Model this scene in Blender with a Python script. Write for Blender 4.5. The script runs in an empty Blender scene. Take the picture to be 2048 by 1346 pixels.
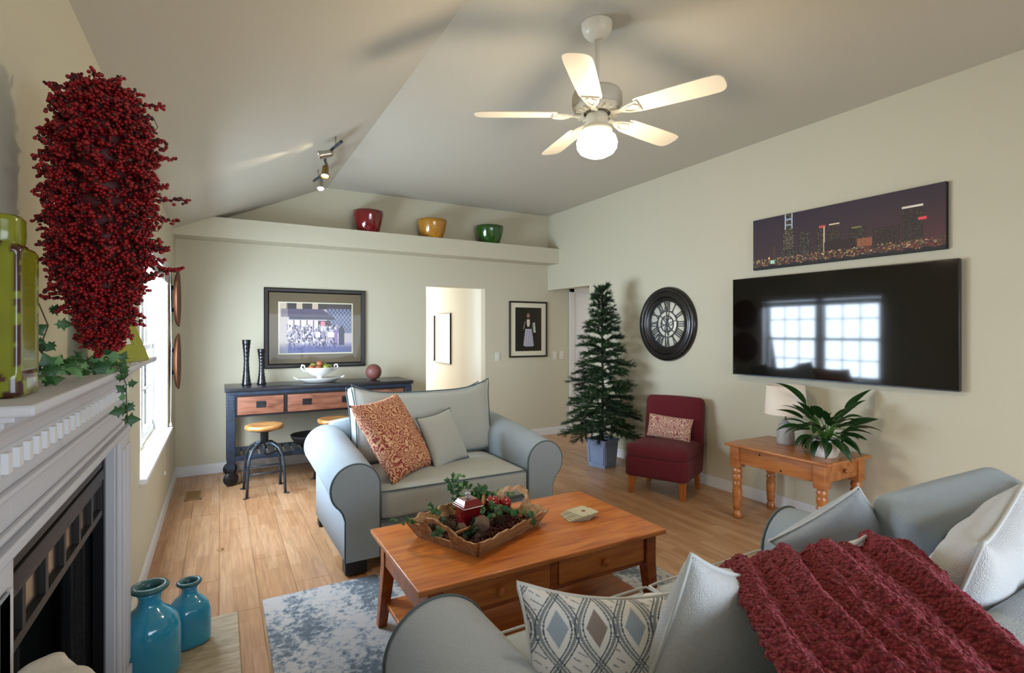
import bpy, bmesh, math, random
import numpy as np
from mathutils import Vector, Matrix, noise
PI = math.pi
random.seed(7)
scn = bpy.context.scene
COL = scn.collection

# ------------------------------------------------------------------ camera, world, lights, exposure
cam_d = bpy.data.cameras.new('camera')
cam = bpy.data.objects.new('camera', cam_d)
COL.objects.link(cam)
cam.location = (0, 0, 1.46)
cam.rotation_euler = (PI / 2, 0, math.radians(-29.3))
cam_d.sensor_width = 36
cam_d.lens = 1041 / 2048 * 36
cam_d.shift_y = -10 / 2048
cam_d.clip_start = 0.03
scn.camera = cam

scn.view_settings.view_transform = 'Standard'
scn.view_settings.look = 'None'
scn.view_settings.gamma = 1
scn.view_settings.use_curve_mapping = False
scn.view_settings.exposure = 0.0

world = bpy.data.worlds.new('world')
scn.world = world
world.use_nodes = True
wn = world.node_tree
bg = wn.nodes['Background']
sky = wn.nodes.new('ShaderNodeTexSky')
sky.sky_type = 'NISHITA'
sky.sun_disc = False
sky.sun_elevation = math.radians(38)
sky.sun_rotation = math.radians(200)
sky.dust_density = 4.0
wn.links.new(sky.outputs[0], bg.inputs[0])
bg.inputs[1].default_value = 0.22

def area_light(name, loc, rot, sx, sy, power, color):
    l = bpy.data.lights.new(name, 'AREA')
    l.shape = 'RECTANGLE'; l.size = sx; l.size_y = sy
    l.energy = power; l.color = color
    o = bpy.data.objects.new(name, l); COL.objects.link(o)
    o.location = loc; o.rotation_euler = rot
    return o
# daylight through the left window, then unseen panels: added rear fill, passage, hall
area_light('window_daylight', (-0.66, 4.44, 1.40), (0, -PI / 2 + .28, 0), 1.35, 1.75, 255, (0.70, 0.84, 1.0))
area_light('rear_fill_panel', (1.9, -2.25, 1.30), (PI / 2 - .80, 0, 0), 3.0, 1.7, 125, (0.72, 0.85, 1.0))  # unseen panel added behind the camera to fill bluish light from that side
area_light('passage_panel', (2.55, 9.1, 1.5), (-PI / 2, 0, 0), 1.1, 1.6, 48, (1.0, 0.98, 0.93))  # unseen panel before the end wall that brightens the passage
area_light('hall_panel', (5.6, 5.3, 2.2), (0, 0, 0), 0.8, 0.8, 14, (1.0, 0.96, 0.9))  # unseen panel facing down under the closed hall ceiling

# ------------------------------------------------------------------ materials
M = {}
def new_mat(name):
    m = bpy.data.materials.new(name); m.use_nodes = True
    M[name] = m
    return m, m.node_tree, m.node_tree.nodes['Principled BSDF']
def rgb(c):
    return (c[0], c[1], c[2], 1)
def hexc(h):
    v = [int(h[i:i + 2], 16) / 255 for i in (0, 2, 4)]
    return tuple(x / 12.92 if x <= .04045 else ((x + .055) / 1.055) ** 2.4 for x in v)
def mat(name, col, rough=.6, metal=0, bump=0, bscale=200, var=0, vscale=8, emit=None, estr=0, coat=0, spec=.5, sheen=0, stretch=None, alpha=None):
    m, nt, b = new_mat(name)
    if isinstance(col, str): col = hexc(col)
    b.inputs['Base Color'].default_value = rgb(col)
    b.inputs['Roughness'].default_value = rough
    b.inputs['Metallic'].default_value = metal
    b.inputs['Coat Weight'].default_value = coat
    b.inputs['Specular IOR Level'].default_value = spec
    b.inputs['Sheen Weight'].default_value = sheen
    tc = nt.nodes.new('ShaderNodeTexCoord')
    mp = nt.nodes.new('ShaderNodeMapping')
    nt.links.new(tc.outputs['Object'], mp.inputs[0])
    if stretch: mp.inputs['Scale'].default_value = stretch
    if bump:
        n = nt.nodes.new('ShaderNodeTexNoise'); n.inputs['Scale'].default_value = bscale; n.inputs['Detail'].default_value = 3
        bp = nt.nodes.new('ShaderNodeBump'); bp.inputs['Strength'].default_value = bump; bp.inputs['Distance'].default_value = .01
        nt.links.new(mp.outputs[0], n.inputs['Vector']); nt.links.new(n.outputs[0], bp.inputs['Height']); nt.links.new(bp.outputs[0], b.inputs['Normal'])
    if var:
        n = nt.nodes.new('ShaderNodeTexNoise'); n.inputs['Scale'].default_value = vscale; n.inputs['Detail'].default_value = 5
        mx = nt.nodes.new('ShaderNodeMix'); mx.data_type = 'RGBA'
        mx.inputs[6].default_value = rgb([max(0, c * (1 - var)) for c in col]); mx.inputs[7].default_value = rgb([min(1, c * (1 + var)) for c in col])
        nt.links.new(mp.outputs[0], n.inputs['Vector']); nt.links.new(n.outputs[0], mx.inputs[0]); nt.links.new(mx.outputs[2], b.inputs['Base Color'])
    if emit:
        b.inputs['Emission Color'].default_value = rgb(emit); b.inputs['Emission Strength'].default_value = estr
    return m
def ramp_mat(name, stops, rough=.6, scale=8, detail=6, tex='noise', stretch=(1, 1, 1), bump=0, coat=0, interp='LINEAR', dist=0, sheen=0, metal=0):
    m, nt, b = new_mat(name)
    b.inputs['Roughness'].default_value = rough; b.inputs['Coat Weight'].default_value = coat
    b.inputs['Sheen Weight'].default_value = sheen; b.inputs['Metallic'].default_value = metal
    tc = nt.nodes.new('ShaderNodeTexCoord'); mp = nt.nodes.new('ShaderNodeMapping')
    mp.inputs['Scale'].default_value = stretch
    nt.links.new(tc.outputs['Object'], mp.inputs[0])
    if tex == 'noise':
        t = nt.nodes.new('ShaderNodeTexNoise'); t.inputs['Scale'].default_value = scale; t.inputs['Detail'].default_value = detail
        t.inputs['Distortion'].default_value = dist; out = t.outputs[0]
    elif tex == 'wave':
        t = nt.nodes.new('ShaderNodeTexWave'); t.inputs['Scale'].default_value = scale; t.inputs['Detail'].default_value = detail
        t.inputs['Distortion'].default_value = dist; t.inputs['Detail Scale'].default_value = 2; out = t.outputs[1]
    else:
        t = nt.nodes.new('ShaderNodeTexVoronoi'); t.inputs['Scale'].default_value = scale; t.feature = 'DISTANCE_TO_EDGE' if tex == 'cells' else 'F1'; out = t.outputs['Distance']
    nt.links.new(mp.outputs[0], t.inputs['Vector'])
    r = nt.nodes.new('ShaderNodeValToRGB'); r.color_ramp.interpolation = interp
    els = r.color_ramp.elements
    for i, (p, c) in enumerate(stops):
        if isinstance(c, str): c = hexc(c)
        if i < 2: els[i].position = p; els[i].color = rgb(c)
        else:
            e = els.new(p); e.color = rgb(c)
    nt.links.new(out, r.inputs[0]); nt.links.new(r.outputs[0], b.inputs['Base Color'])
    if bump:
        bp = nt.nodes.new('ShaderNodeBump'); bp.inputs['Strength'].default_value = bump; bp.inputs['Distance'].default_value = .01
        nt.links.new(out, bp.inputs['Height']); nt.links.new(bp.outputs[0], b.inputs['Normal'])
    return m
def vcol_mat(name, rough=.5, coat=0, bump=0, bscale=300):
    m, nt, b = new_mat(name)
    a = nt.nodes.new('ShaderNodeVertexColor'); a.layer_name = 'paint'
    nt.links.new(a.outputs[0], b.inputs['Base Color'])
    b.inputs['Roughness'].default_value = rough; b.inputs['Coat Weight'].default_value = coat
    if bump:
        n = nt.nodes.new('ShaderNodeTexNoise'); n.inputs['Scale'].default_value = bscale
        bp = nt.nodes.new('ShaderNodeBump'); bp.inputs['Strength'].default_value = bump; bp.inputs['Distance'].default_value = .005
        nt.links.new(n.outputs[0], bp.inputs['Height']); nt.links.new(bp.outputs[0], b.inputs['Normal'])
    return m

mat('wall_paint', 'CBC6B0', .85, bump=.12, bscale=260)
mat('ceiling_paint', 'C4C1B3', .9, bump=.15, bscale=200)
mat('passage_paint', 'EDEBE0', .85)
mat('trim_white', 'DFE0E2', .45)
mat('mantel_white', 'C4C5CC', .5)
mat('window_white', 'EEF0F4', .4)
mat('black_metal', '14151A', .45, bump=.05)
mat('black_face', '0E0F13', .35)
mat('louvre_metal', '2E2A29', .5, metal=.3)
mat('dark_pane', '1B1A1A', .18)
mat('fire_inside', '0B0B0B', .9)
mat('white_enamel', 'E8E2D0', .35)
mat('cast_white', 'D8D4C4', .45)
mat('nickel', 'B9B6AE', .3, metal=.9)
mat('brass_glass', 'C9A45A', .35, metal=.4)
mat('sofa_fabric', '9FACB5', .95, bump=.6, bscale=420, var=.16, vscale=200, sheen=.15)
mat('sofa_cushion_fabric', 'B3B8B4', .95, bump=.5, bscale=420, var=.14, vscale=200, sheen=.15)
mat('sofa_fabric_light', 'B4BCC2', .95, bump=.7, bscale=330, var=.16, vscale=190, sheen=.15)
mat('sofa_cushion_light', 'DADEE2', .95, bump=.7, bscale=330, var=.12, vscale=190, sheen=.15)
mat('piping', '55646A', .9)
mat('piping_light', 'C9CCCB', .9)
mat('dark_foot', '17120F', .5)
mat('red_upholstery', '5E0C18', .95, bump=.5, bscale=380, var=.12, vscale=160, sheen=.05)
mat('turquoise_glaze', '2592B8', .13, var=.22, vscale=5, coat=.6, bump=.08, bscale=18)
mat('turquoise_rim', '2E5C62', .3, var=.45, vscale=40)
mat('ceramic_white', 'E8E8E4', .25, coat=.3)
mat('ceramic_grey', 'AAA9AB', .45, var=.12, vscale=30)
mat('shade_linen', 'F0E4D6', .9)
mat('leaf_green', '173A14', .45, var=.3, vscale=9, spec=.35)
mat('leaf_stem', '4C7A33', .5)
mat('ivy_green', '28562A', .5, var=.35, vscale=22)
mat('ivy_pale', '5F8A58', .55, var=.2, vscale=22)
mat('ivy_stem', '4B3A28', .7)
mat('needle_green', '22401D', .7, var=.4, vscale=14)
mat('needle_dark', '172D16', .8, var=.4, vscale=10)
mat('bark', '2B1D14', .9)
mat('white_sign', 'E6E9EE', .5)
mat('pot_bluegrey', '8393B2', .5, var=.12, vscale=8)
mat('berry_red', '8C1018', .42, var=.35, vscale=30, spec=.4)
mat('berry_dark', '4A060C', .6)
mat('twig', '3A2A22', .8)
mat('disc_wood', '6A4028', .65, var=.2, vscale=6)
mat('candle_black', '101319', .22, coat=.4, bump=.25, bscale=30)
mat('frame_black', '120F0E', .35)
mat('mat_taupe', '5E523A', .35, coat=.3)
mat('mat_cream', 'DCD7C0', .8)
mat('tv_black', '050505', .05, spec=.6)
mat('tv_bezel', '1A1A1C', .25)
mat('canvas_edge', '1B1113', .8)
mat('clock_black', '16120F', .32, coat=.25)
mat('clock_dial', 'F0EDDA', .35)
mat('clock_ink', '1C1A18', .5)
mat('red_lacquer', '6E0D14', .12, coat=.8)
mat('amber_lacquer', 'B07A22', .2, coat=.6, var=.25, vscale=30)
mat('green_lacquer', '1F4D12', .15, coat=.7)
mat('apple_red', '8A0C14', .15, coat=.5)
mat('apple_green', '8E9A45', .35, var=.3, vscale=20)
mat('apple_blush', 'A2603F', .35, var=.35, vscale=18)
mat('cone_brown', '4A3426', .8, var=.4, vscale=40)
mat('potpourri_red', '43150F', .85, var=.6, vscale=40)
mat('cinnamon', '9A6A40', .7, var=.2, vscale=20)
mat('cork_cream', 'BDB79A', .7, var=.12, vscale=40)
mat('cord_white', 'E4E4E0', .6)
mat('switch_white', 'DDDAD0', .4)
mat('vent_brass', '9A7448', .45, metal=.3)
mat('blind_slat', 'C9C8C6', .6)
mat('paper', 'D9D5CC', .8, var=.1, vscale=14)
mat('green_frame', '8F9420', .4, var=.1, vscale=10)
mat('tan_leaf', '8A7258', .7, var=.2, vscale=20)
mat('globe_glass', 'FFF4DC', .4, emit=(1.0, .86, .62), estr=7)
mat('bulb', 'FFF0D0', .4, emit=(1.0, .85, .6), estr=18)
mat('spot_bronze', '8C7340', .4, metal=.5)
mat('cloth_white', 'D8D4CC', .9, bump=.3, bscale=60)
mat('soil', '1B1512', .95)
mat('orb_bark', '6B5648', .9, var=.6, vscale=60, bump=1, bscale=60)
mat('deco_ball', '7A4A44', .5, var=.6, vscale=45, bump=.4, bscale=50)
mat('outside_grass', '9AA08A', .9)
mat('outside_wall', 'D8D8DA', .9)
mat('basket_dark', '191411', .8, bump=.6, bscale=60)

WOOD = dict(rough=.35, detail=7)
ramp_mat('table_wood', [(0.25, 'A04E1C'), (.5, 'C47230'), (.75, 'D88A42')], scale=3.2, stretch=(1.2, 9, 9), dist=.6, coat=.25, **WOOD)
ramp_mat('table_wood_dark', [(0.25, '7A3614'), (.5, '9C4E20'), (.75, 'B06028')], scale=3.2, stretch=(1.2, 9, 9), dist=.6, coat=.15, **WOOD)
ramp_mat('pine_wood', [(0.25, '8A4C22'), (.5, 'AD6A36'), (.75, 'BE7F48')], scale=3, stretch=(8, 1.4, 8), dist=.5, coat=.3, **WOOD)
ramp_mat('drawer_wood', [(0.25, '5C3222'), (.5, '80503A'), (.75, '976650')], scale=3, stretch=(1.5, 8, 9), dist=.6, rough=.5, detail=6)
ramp_mat('seat_wood', [(0.25, '8A5A2C'), (.5, 'B5824A'), (.8, 'C99A62')], scale=4, stretch=(1.2, 7, 7), dist=.7, coat=.3, **WOOD)
ramp_mat('leg_wood', [(0.25, '8A4A1A'), (.75, 'B06A2E')], scale=4, stretch=(7, 7, 1.4), dist=.5, **WOOD)
ramp_mat('tray_wood', [(0.2, '6E4C30'), (.45, '9C744C'), (.8, 'C2A27A')], scale=4, stretch=(2, 9, 9), dist=1, rough=.8, detail=8, bump=.3)
ramp_mat('navy_iron', [(0.3, '131D2B'), (.7, '22334A')], scale=14, rough=.5, detail=5, bump=.2)
ramp_mat('console_top', [(0.3, '17171C'), (.7, '2A2A30')], scale=6, stretch=(1.5, 8, 8), rough=.28, detail=6)
ramp_mat('gunmetal', [(0.3, '2A3038'), (.7, '4A535E')], scale=16, rough=.4, detail=4, metal=.5)
ramp_mat('hearth_stone', [(0.3, '94836A'), (.5, 'A8987D'), (.7, 'B9AA90')], scale=9, stretch=(1, 5, 1), rough=.6, detail=8)

def floor_material():
    m, nt, b = new_mat('laminate')
    N, L = nt.nodes.new, nt.links.new
    g = N('ShaderNodeNewGeometry')
    mp = N('ShaderNodeMapping'); mp.inputs['Rotation'].default_value = (0, 0, PI / 2)
    L(g.outputs['Position'], mp.inputs[0])
    br = N('ShaderNodeTexBrick')
    br.inputs['Scale'].default_value = 1; br.inputs['Brick Width'].default_value = .42; br.inputs['Row Height'].default_value = .0642
    br.inputs['Mortar Size'].default_value = .0006; br.offset = .37
    br.inputs['Color1'].default_value = rgb(hexc('C09A76')); br.inputs['Color2'].default_value = rgb(hexc('AB805A')); br.inputs['Mortar'].default_value = rgb(hexc('8C6038'))
    L(mp.outputs[0], br.inputs['Vector'])
    mp2 = N('ShaderNodeMapping'); mp2.inputs['Scale'].default_value = (30, 2.2, 1)
    L(g.outputs['Position'], mp2.inputs[0])
    n = N('ShaderNodeTexNoise'); n.inputs['Scale'].default_value = 1.5; n.inputs['Detail'].default_value = 7; n.inputs['Distortion'].default_value = .8
    L(mp2.outputs[0], n.inputs['Vector'])
    r = N('ShaderNodeValToRGB'); r.color_ramp.elements[0].position = .3; r.color_ramp.elements[0].color = (.74, .70, .66, 1)
    r.color_ramp.elements[1].position = .7; r.color_ramp.elements[1].color = (1.12, 1.1, 1.08, 1)
    L(n.outputs[0], r.inputs[0])
    mx = N('ShaderNodeMix'); mx.data_type = 'RGBA'; mx.blend_type = 'MULTIPLY'; mx.inputs[0].default_value = 1
    L(br.outputs[0], mx.inputs[6]); L(r.outputs[0], mx.inputs[7])
    L(mx.outputs[2], b.inputs['Base Color'])
    b.inputs['Roughness'].default_value = .33
    b.inputs['Specular IOR Level'].default_value = .45
floor_material()

def glass_mat():
    m, nt, b = new_mat('window_glass')
    b.inputs['Base Color'].default_value = (.8, .85, .9, 1); b.inputs['Roughness'].default_value = 0; b.inputs['Alpha'].default_value = .06
    m, nt, b = new_mat('picture_glass')
    b.inputs['Base Color'].default_value = (.7, .75, .8, 1); b.inputs['Roughness'].default_value = .02; b.inputs['Alpha'].default_value = .06
    m, nt, b = new_mat('fire_mesh')
    b.inputs['Base Color'].default_value = rgb(hexc('2B2B2E')); b.inputs['Roughness'].default_value = .5; b.inputs['Metallic'].default_value = .6
    tc = nt.nodes.new('ShaderNodeTexCoord'); w = nt.nodes.new('ShaderNodeTexChecker'); w.inputs['Scale'].default_value = 320
    nt.links.new(tc.outputs['Object'], w.inputs[0])
    mx = nt.nodes.new('ShaderNodeMath'); mx.operation = 'MULTIPLY_ADD'; mx.inputs[1].default_value = .5; mx.inputs[2].default_value = .4
    nt.links.new(w.outputs[1], mx.inputs[0]); nt.links.new(mx.outputs[0], b.inputs['Alpha'])
glass_mat()

def paisley(name, cream, red, pinkside=True, sc=1.0):
    m, nt, b = new_mat(name)
    N, L = nt.nodes.new, nt.links.new
    tc = N('ShaderNodeTexCoord')
    n0 = N('ShaderNodeTexNoise'); n0.inputs['Scale'].default_value = 7 * sc; n0.inputs['Detail'].default_value = 1
    L(tc.outputs['Object'], n0.inputs['Vector'])
    ad = N('ShaderNodeMix'); ad.data_type = 'VECTOR'; ad.inputs[0].default_value = .12 / sc
    L(tc.outputs['Object'], ad.inputs[4]); L(n0.outputs['Color'], ad.inputs[5])
    masks = []
    for s, lo, hi in ((13, .22, .34), (26, .30, .42)):
        v = N('ShaderNodeTexVoronoi'); v.inputs['Scale'].default_value = s * sc
        L(ad.outputs[1], v.inputs['Vector'])
        w = N('ShaderNodeMath'); w.operation = 'MULTIPLY'; w.inputs[1].default_value = 26
        L(v.outputs['Distance'], w.inputs[0])
        sn = N('ShaderNodeMath'); sn.operation = 'SINE'; L(w.outputs[0], sn.inputs[0])
        masks.append(sn)
    mxm = N('ShaderNodeMath'); mxm.operation = 'ADD'; L(masks[0].outputs[0], mxm.inputs[0]); L(masks[1].outputs[0], mxm.inputs[1])
    r = N('ShaderNodeValToRGB'); e = r.color_ramp.elements
    e[0].position = .42; e[0].color = rgb(hexc(red)); e[1].position = .6; e[1].color = rgb(hexc(cream))
    mm = N('ShaderNodeMath'); mm.operation = 'MULTIPLY_ADD'; mm.inputs[1].default_value = .25; mm.inputs[2].default_value = .5
    L(mxm.outputs[0], mm.inputs[0]); L(mm.outputs[0], r.inputs[0]); L(r.outputs[0], b.inputs['Base Color'])
    b.inputs['Roughness'].default_value = .9
paisley('paisley_red', 'D8B088', '84262A', sc=1.35)
paisley('paisley_pink', 'D8C2A8', '8C3440', sc=1.7)

def ogee():
    # printed lumbar pillow: interlaced ogee bands, diamonds in grey-blue and taupe
    m, nt, b = new_mat('ogee_print')
    N, L = nt.nodes.new, nt.links.new
    a = N('ShaderNodeVertexColor'); a.layer_name = 'paint'
    L(a.outputs[0], b.inputs['Base Color']); b.inputs['Roughness'].default_value = .9
    n = N('ShaderNodeTexNoise'); n.inputs['Scale'].default_value = 400
    bp = N('ShaderNodeBump'); bp.inputs['Strength'].default_value = .3; bp.inputs['Distance'].default_value = .005
    L(n.outputs[0], bp.inputs['Height']); L(bp.outputs[0], b.inputs['Normal'])
ogee()

def rug_mat():
    m, nt, b = new_mat('rug_pile')
    N, L = nt.nodes.new, nt.links.new
    g = N('ShaderNodeNewGeometry')
    n1 = N('ShaderNodeTexNoise'); n1.inputs['Scale'].default_value = 32; n1.inputs['Detail'].default_value = 6; n1.inputs['Roughness'].default_value = .65
    n2 = N('ShaderNodeTexNoise'); n2.inputs['Scale'].default_value = 2.6; n2.inputs['Detail'].default_value = 3
    L(g.outputs['Position'], n1.inputs['Vector']); 
    mp = N('ShaderNodeMapping'); mp.inputs['Scale'].default_value = (1.6, .7, 1); L(g.outputs['Position'], mp.inputs[0]); L(mp.outputs[0], n2.inputs['Vector'])
    md = N('ShaderNodeMath'); md.operation = 'MULTIPLY_ADD'; md.inputs[1].default_value = 1.7; md.inputs[2].default_value = -.35
    L(n2.outputs[0], md.inputs[0])
    av = N('ShaderNodeMath'); av.operation = 'ADD'; L(md.outputs[0], av.inputs[0])
    md2 = N('ShaderNodeMath'); md2.operation = 'MULTIPLY_ADD'; md2.inputs[1].default_value = 1.5; md2.inputs[2].default_value = -.75
    L(n1.outputs[0], md2.inputs[0]); L(md2.outputs[0], av.inputs[1])
    r = N('ShaderNodeValToRGB'); e = r.color_ramp.elements
    e[0].position = .32; e[0].color = rgb(hexc('59646F')); e[1].position = .66; e[1].color = rgb(hexc('B2AFAC'))
    x = e.new(.46); x.color = rgb(hexc('828B92')); x = e.new(.56); x.color = rgb(hexc('A6A8AA'))
    L(av.outputs[0], r.inputs[0]); L(r.outputs[0], b.inputs['Base Color'])
    b.inputs['Roughness'].default_value = .95
    bp = N('ShaderNodeBump'); bp.inputs['Strength'].default_value = .5; bp.inputs['Distance'].default_value = .01
    L(n1.outputs[0], bp.inputs['Height']); L(bp.outputs[0], b.inputs['Normal'])
rug_mat()

def worn_green():
    m, nt, b = new_mat('green_glaze')
    a = nt.nodes.new('ShaderNodeVertexColor'); a.layer_name = 'paint'
    nt.links.new(a.outputs[0], b.inputs['Base Color']); b.inputs['Roughness'].default_value = .22; b.inputs['Coat Weight'].default_value = .3
worn_green()
def throw_mat():
    m, nt, b = new_mat('sherpa_red')
    N, L = nt.nodes.new, nt.links.new
    g = N('ShaderNodeNewGeometry')
    v = N('ShaderNodeTexVoronoi'); v.inputs['Scale'].default_value = 105; L(g.outputs['Position'], v.inputs['Vector'])
    n = N('ShaderNodeTexNoise'); n.inputs['Scale'].default_value = 210; L(g.outputs['Position'], n.inputs['Vector'])
    r = N('ShaderNodeValToRGB'); e = r.color_ramp.elements
    e[0].position = .15; e[0].color = rgb(hexc('8A2230')); e[1].position = .75; e[1].color = rgb(hexc('5A0F1A'))
    L(v.outputs['Distance'], r.inputs[0]); L(r.outputs[0], b.inputs['Base Color'])
    b.inputs['Roughness'].default_value = .95; b.inputs['Sheen Weight'].default_value = .4; b.inputs['Sheen Tint'].default_value = (.9, .3, .35, 1)
    bp = N('ShaderNodeBump'); bp.inputs['Strength'].default_value = .8; bp.inputs['Distance'].default_value = .008; bp.invert = True
    L(v.outputs['Distance'], bp.inputs['Height']); L(bp.outputs[0], b.inputs['Normal'])
throw_mat()
vcol_mat('painting', .3, coat=.3)
vcol_mat('canvas_print', .6)

# ------------------------------------------------------------------ geometry helpers
def T(x=0, y=0, z=0): return Matrix.Translation((x, y, z))
def RZ(a): return Matrix.Rotation(a, 4, 'Z')
def RX(a): return Matrix.Rotation(a, 4, 'X')
def RY(a): return Matrix.Rotation(a, 4, 'Y')
class MB:
    def __init__(s): s.v = []; s.f = []; s.sm = []
    def add(s, vs, fs, smooth=False, m=None):
        o = len(s.v)
        if m is not None: vs = [tuple(m @ Vector(p)) for p in vs]
        s.v += [tuple(p) for p in vs]
        s.f += [tuple(i + o for i in f) for f in fs]; s.sm += [smooth] * len(fs)
        return s
    def box(s, x0, x1, y0, y1, z0, z1, m=None):
        return s.add([(x0, y0, z0), (x1, y0, z0), (x1, y1, z0), (x0, y1, z0), (x0, y0, z1), (x1, y0, z1), (x1, y1, z1), (x0, y1, z1)],
                     [(0, 3, 2, 1), (4, 5, 6, 7), (0, 1, 5, 4), (1, 2, 6, 5), (2, 3, 7, 6), (3, 0, 4, 7)], m=m)
    def cbox(s, x0, x1, y0, y1, z0, z1, c=.004, m=None):   # box with chamfered edges
        bm = bmesh.new()
        bmesh.ops.create_cube(bm, size=1)
        for v in bm.verts: v.co = ((x0 + x1) / 2 + v.co.x * (x1 - x0), (y0 + y1) / 2 + v.co.y * (y1 - y0), (z0 + z1) / 2 + v.co.z * (z1 - z0))
        bmesh.ops.bevel(bm, geom=bm.edges[:], offset=c, segments=2, affect='EDGES', profile=.7)
        bm.verts.index_update()
        s.add([v.co[:] for v in bm.verts], [[v.index for v in f.verts] for f in bm.faces], True, m); bm.free()
        return s
    def lathe(s, prof, n=24, m=None, smooth=True, sq=2.0, cap=True):   # prof [(r,z)], sq>2 gives a squared section
        vs = []; fs = []
        for r, z in prof:
            for i in range(n):
                a = 2 * PI * i / n; c, sn = math.cos(a), math.sin(a)
                k = (abs(c) ** sq + abs(sn) ** sq) ** (-1 / sq)
                vs.append((r * k * c, r * k * sn, z))
        for j in range(len(prof) - 1):
            for i in range(n):
                a, b = j * n + i, j * n + (i + 1) % n
                fs.append((a, b, b + n, a + n))
        if cap:
            if prof[0][0] > 1e-5: fs.append(tuple(range(n - 1, -1, -1)))
            if prof[-1][0] > 1e-5: fs.append(tuple(range((len(prof) - 1) * n, len(prof) * n)))
        return s.add(vs, fs, smooth, m)
    def tube(s, pts, r, n=8, m=None, closed=False, cap=True):
        pts = [Vector(p) for p in pts]; N = len(pts)
        rs = r if isinstance(r, (list, tuple)) else [r] * N
        vs = []; up = None
        for i, p in enumerate(pts):
            if closed: t = pts[(i + 1) % N] - pts[i - 1]
            else: t = pts[min(i + 1, N - 1)] - pts[max(i - 1, 0)]
            t = t.normalized() if t.length > 1e-9 else Vector((0, 0, 1))
            if up is None:
                up = Vector((0, 0, 1)) if abs(t.z) < .9 else Vector((1, 0, 0))
            up = (up - t * up.dot(t))
            if up.length < 1e-6: up = t.orthogonal()
            up.normalize(); b = t.cross(up)
            for k in range(n):
                a = 2 * PI * k / n
                vs.append(p + (up * math.cos(a) + b * math.sin(a)) * rs[i])
        fs = []
        for j in range(N if closed else N - 1):
            for k in range(n):
                a, b2 = j * n + k, j * n + (k + 1) % n
                c = ((j + 1) % N) * n
                fs.append((a, b2, c + (k + 1) % n, c + k))
        if not closed and cap: fs.append(tuple(range(n - 1, -1, -1))); fs.append(tuple(range((N - 1) * n, N * n)))
        return s.add([v[:] for v in vs], fs, True, m)
    def prism(s, poly, h0, h1, axis='z', m=None, smooth=False):   # polygon (a,b) extruded along axis
        n = len(poly)
        def mk(a, b, h): return {'z': (a, b, h), 'y': (a, h, b), 'x': (h, a, b)}[axis]
        vs = [mk(a, b, h0) for a, b in poly] + [mk(a, b, h1) for a, b in poly]
        fs = [tuple(range(n - 1, -1, -1)), tuple(range(n, 2 * n))] + [(i, (i + 1) % n, n + (i + 1) % n, n + i) for i in range(n)]
        return s.add(vs, fs, smooth, m)
    def grid(s, P, smooth=True, m=None, closed_u=False, closed_v=False):   # P array [nu][nv] of points
        nu, nv = len(P), len(P[0]); vs = [tuple(p) for row in P for p in row]; fs = []
        for i in range(nu if closed_u else nu - 1):
            for j in range(nv if closed_v else nv - 1):
                fs.append((i * nv + j, ((i + 1) % nu) * nv + j, ((i + 1) % nu) * nv + (j + 1) % nv, i * nv + (j + 1) % nv))
        return s.add(vs, fs, smooth, m)
    def sphere(s, r, n=20, m=None, k=12, sx=1, sy=1, sz=1):
        pr = [(max(1e-4, r * math.sin(PI * i / k)), -r * math.cos(PI * i / k)) for i in range(k + 1)]
        mm = Matrix.Diagonal((sx, sy, sz, 1)); m2 = (m @ mm) if m else mm
        return s.lathe(pr, n, m2)
    def mesh(s, name, material, recalc=True):
        me = bpy.data.meshes.new(name)
        me.from_pydata(s.v, [], s.f)
        me.polygons.foreach_set('use_smooth', s.sm)
        if recalc:
            bm = bmesh.new(); bm.from_mesh(me); bmesh.ops.recalc_face_normals(bm, faces=bm.faces[:]); bm.to_mesh(me); bm.free()
        if material: me.materials.append(M[material])
        me.update()
        return me
    def build(s, name, material, parent=None, loc=None, rot=None, recalc=True, bevel=0):
        o = bpy.data.objects.new(name, s.mesh(name, material, recalc)); COL.objects.link(o)
        if parent: o.parent = parent
        if loc: o.location = loc
        if rot: o.rotation_euler = rot
        if bevel:
            b = o.modifiers.new('bevel', 'BEVEL'); b.width = bevel; b.segments = 2; b.limit_method = 'ANGLE'; b.angle_limit = .6
        return o
def link_mesh(name, me, parent=None, loc=None, rot=None):
    o = bpy.data.objects.new(name, me); COL.objects.link(o)
    if parent: o.parent = parent
    if loc is not None: o.location = loc
    if rot is not None: o.rotation_euler = rot
    return o
def tag(o, label, cat, group=None, kind=None):
    o['label'] = label; o['category'] = cat
    if group: o['group'] = group
    if kind: o['kind'] = kind
    return o
def thing(name, label, cat, loc=(0, 0, 0), rz=0, group=None):
    o = bpy.data.objects.new(name, None); COL.objects.link(o)
    o.location = loc; o.rotation_euler = (0, 0, rz); o.empty_display_size = .1
    return tag(o, label, cat, group)
def struct(o, label=None, cat=None):
    o['kind'] = 'structure'
    if label: o['label'] = label
    if cat: o['category'] = cat
    return o
def dup(root, loc, rz=None, label=None):
    r = root.copy(); COL.objects.link(r); r.location = loc
    if rz is not None: r.rotation_euler = (0, 0, rz)
    if label: r['label'] = label
    for ch in list(root.children):
        c = ch.copy(); COL.objects.link(c); c.parent = r
        for g in list(ch.children):
            d = g.copy(); COL.objects.link(d); d.parent = c
    return r

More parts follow.
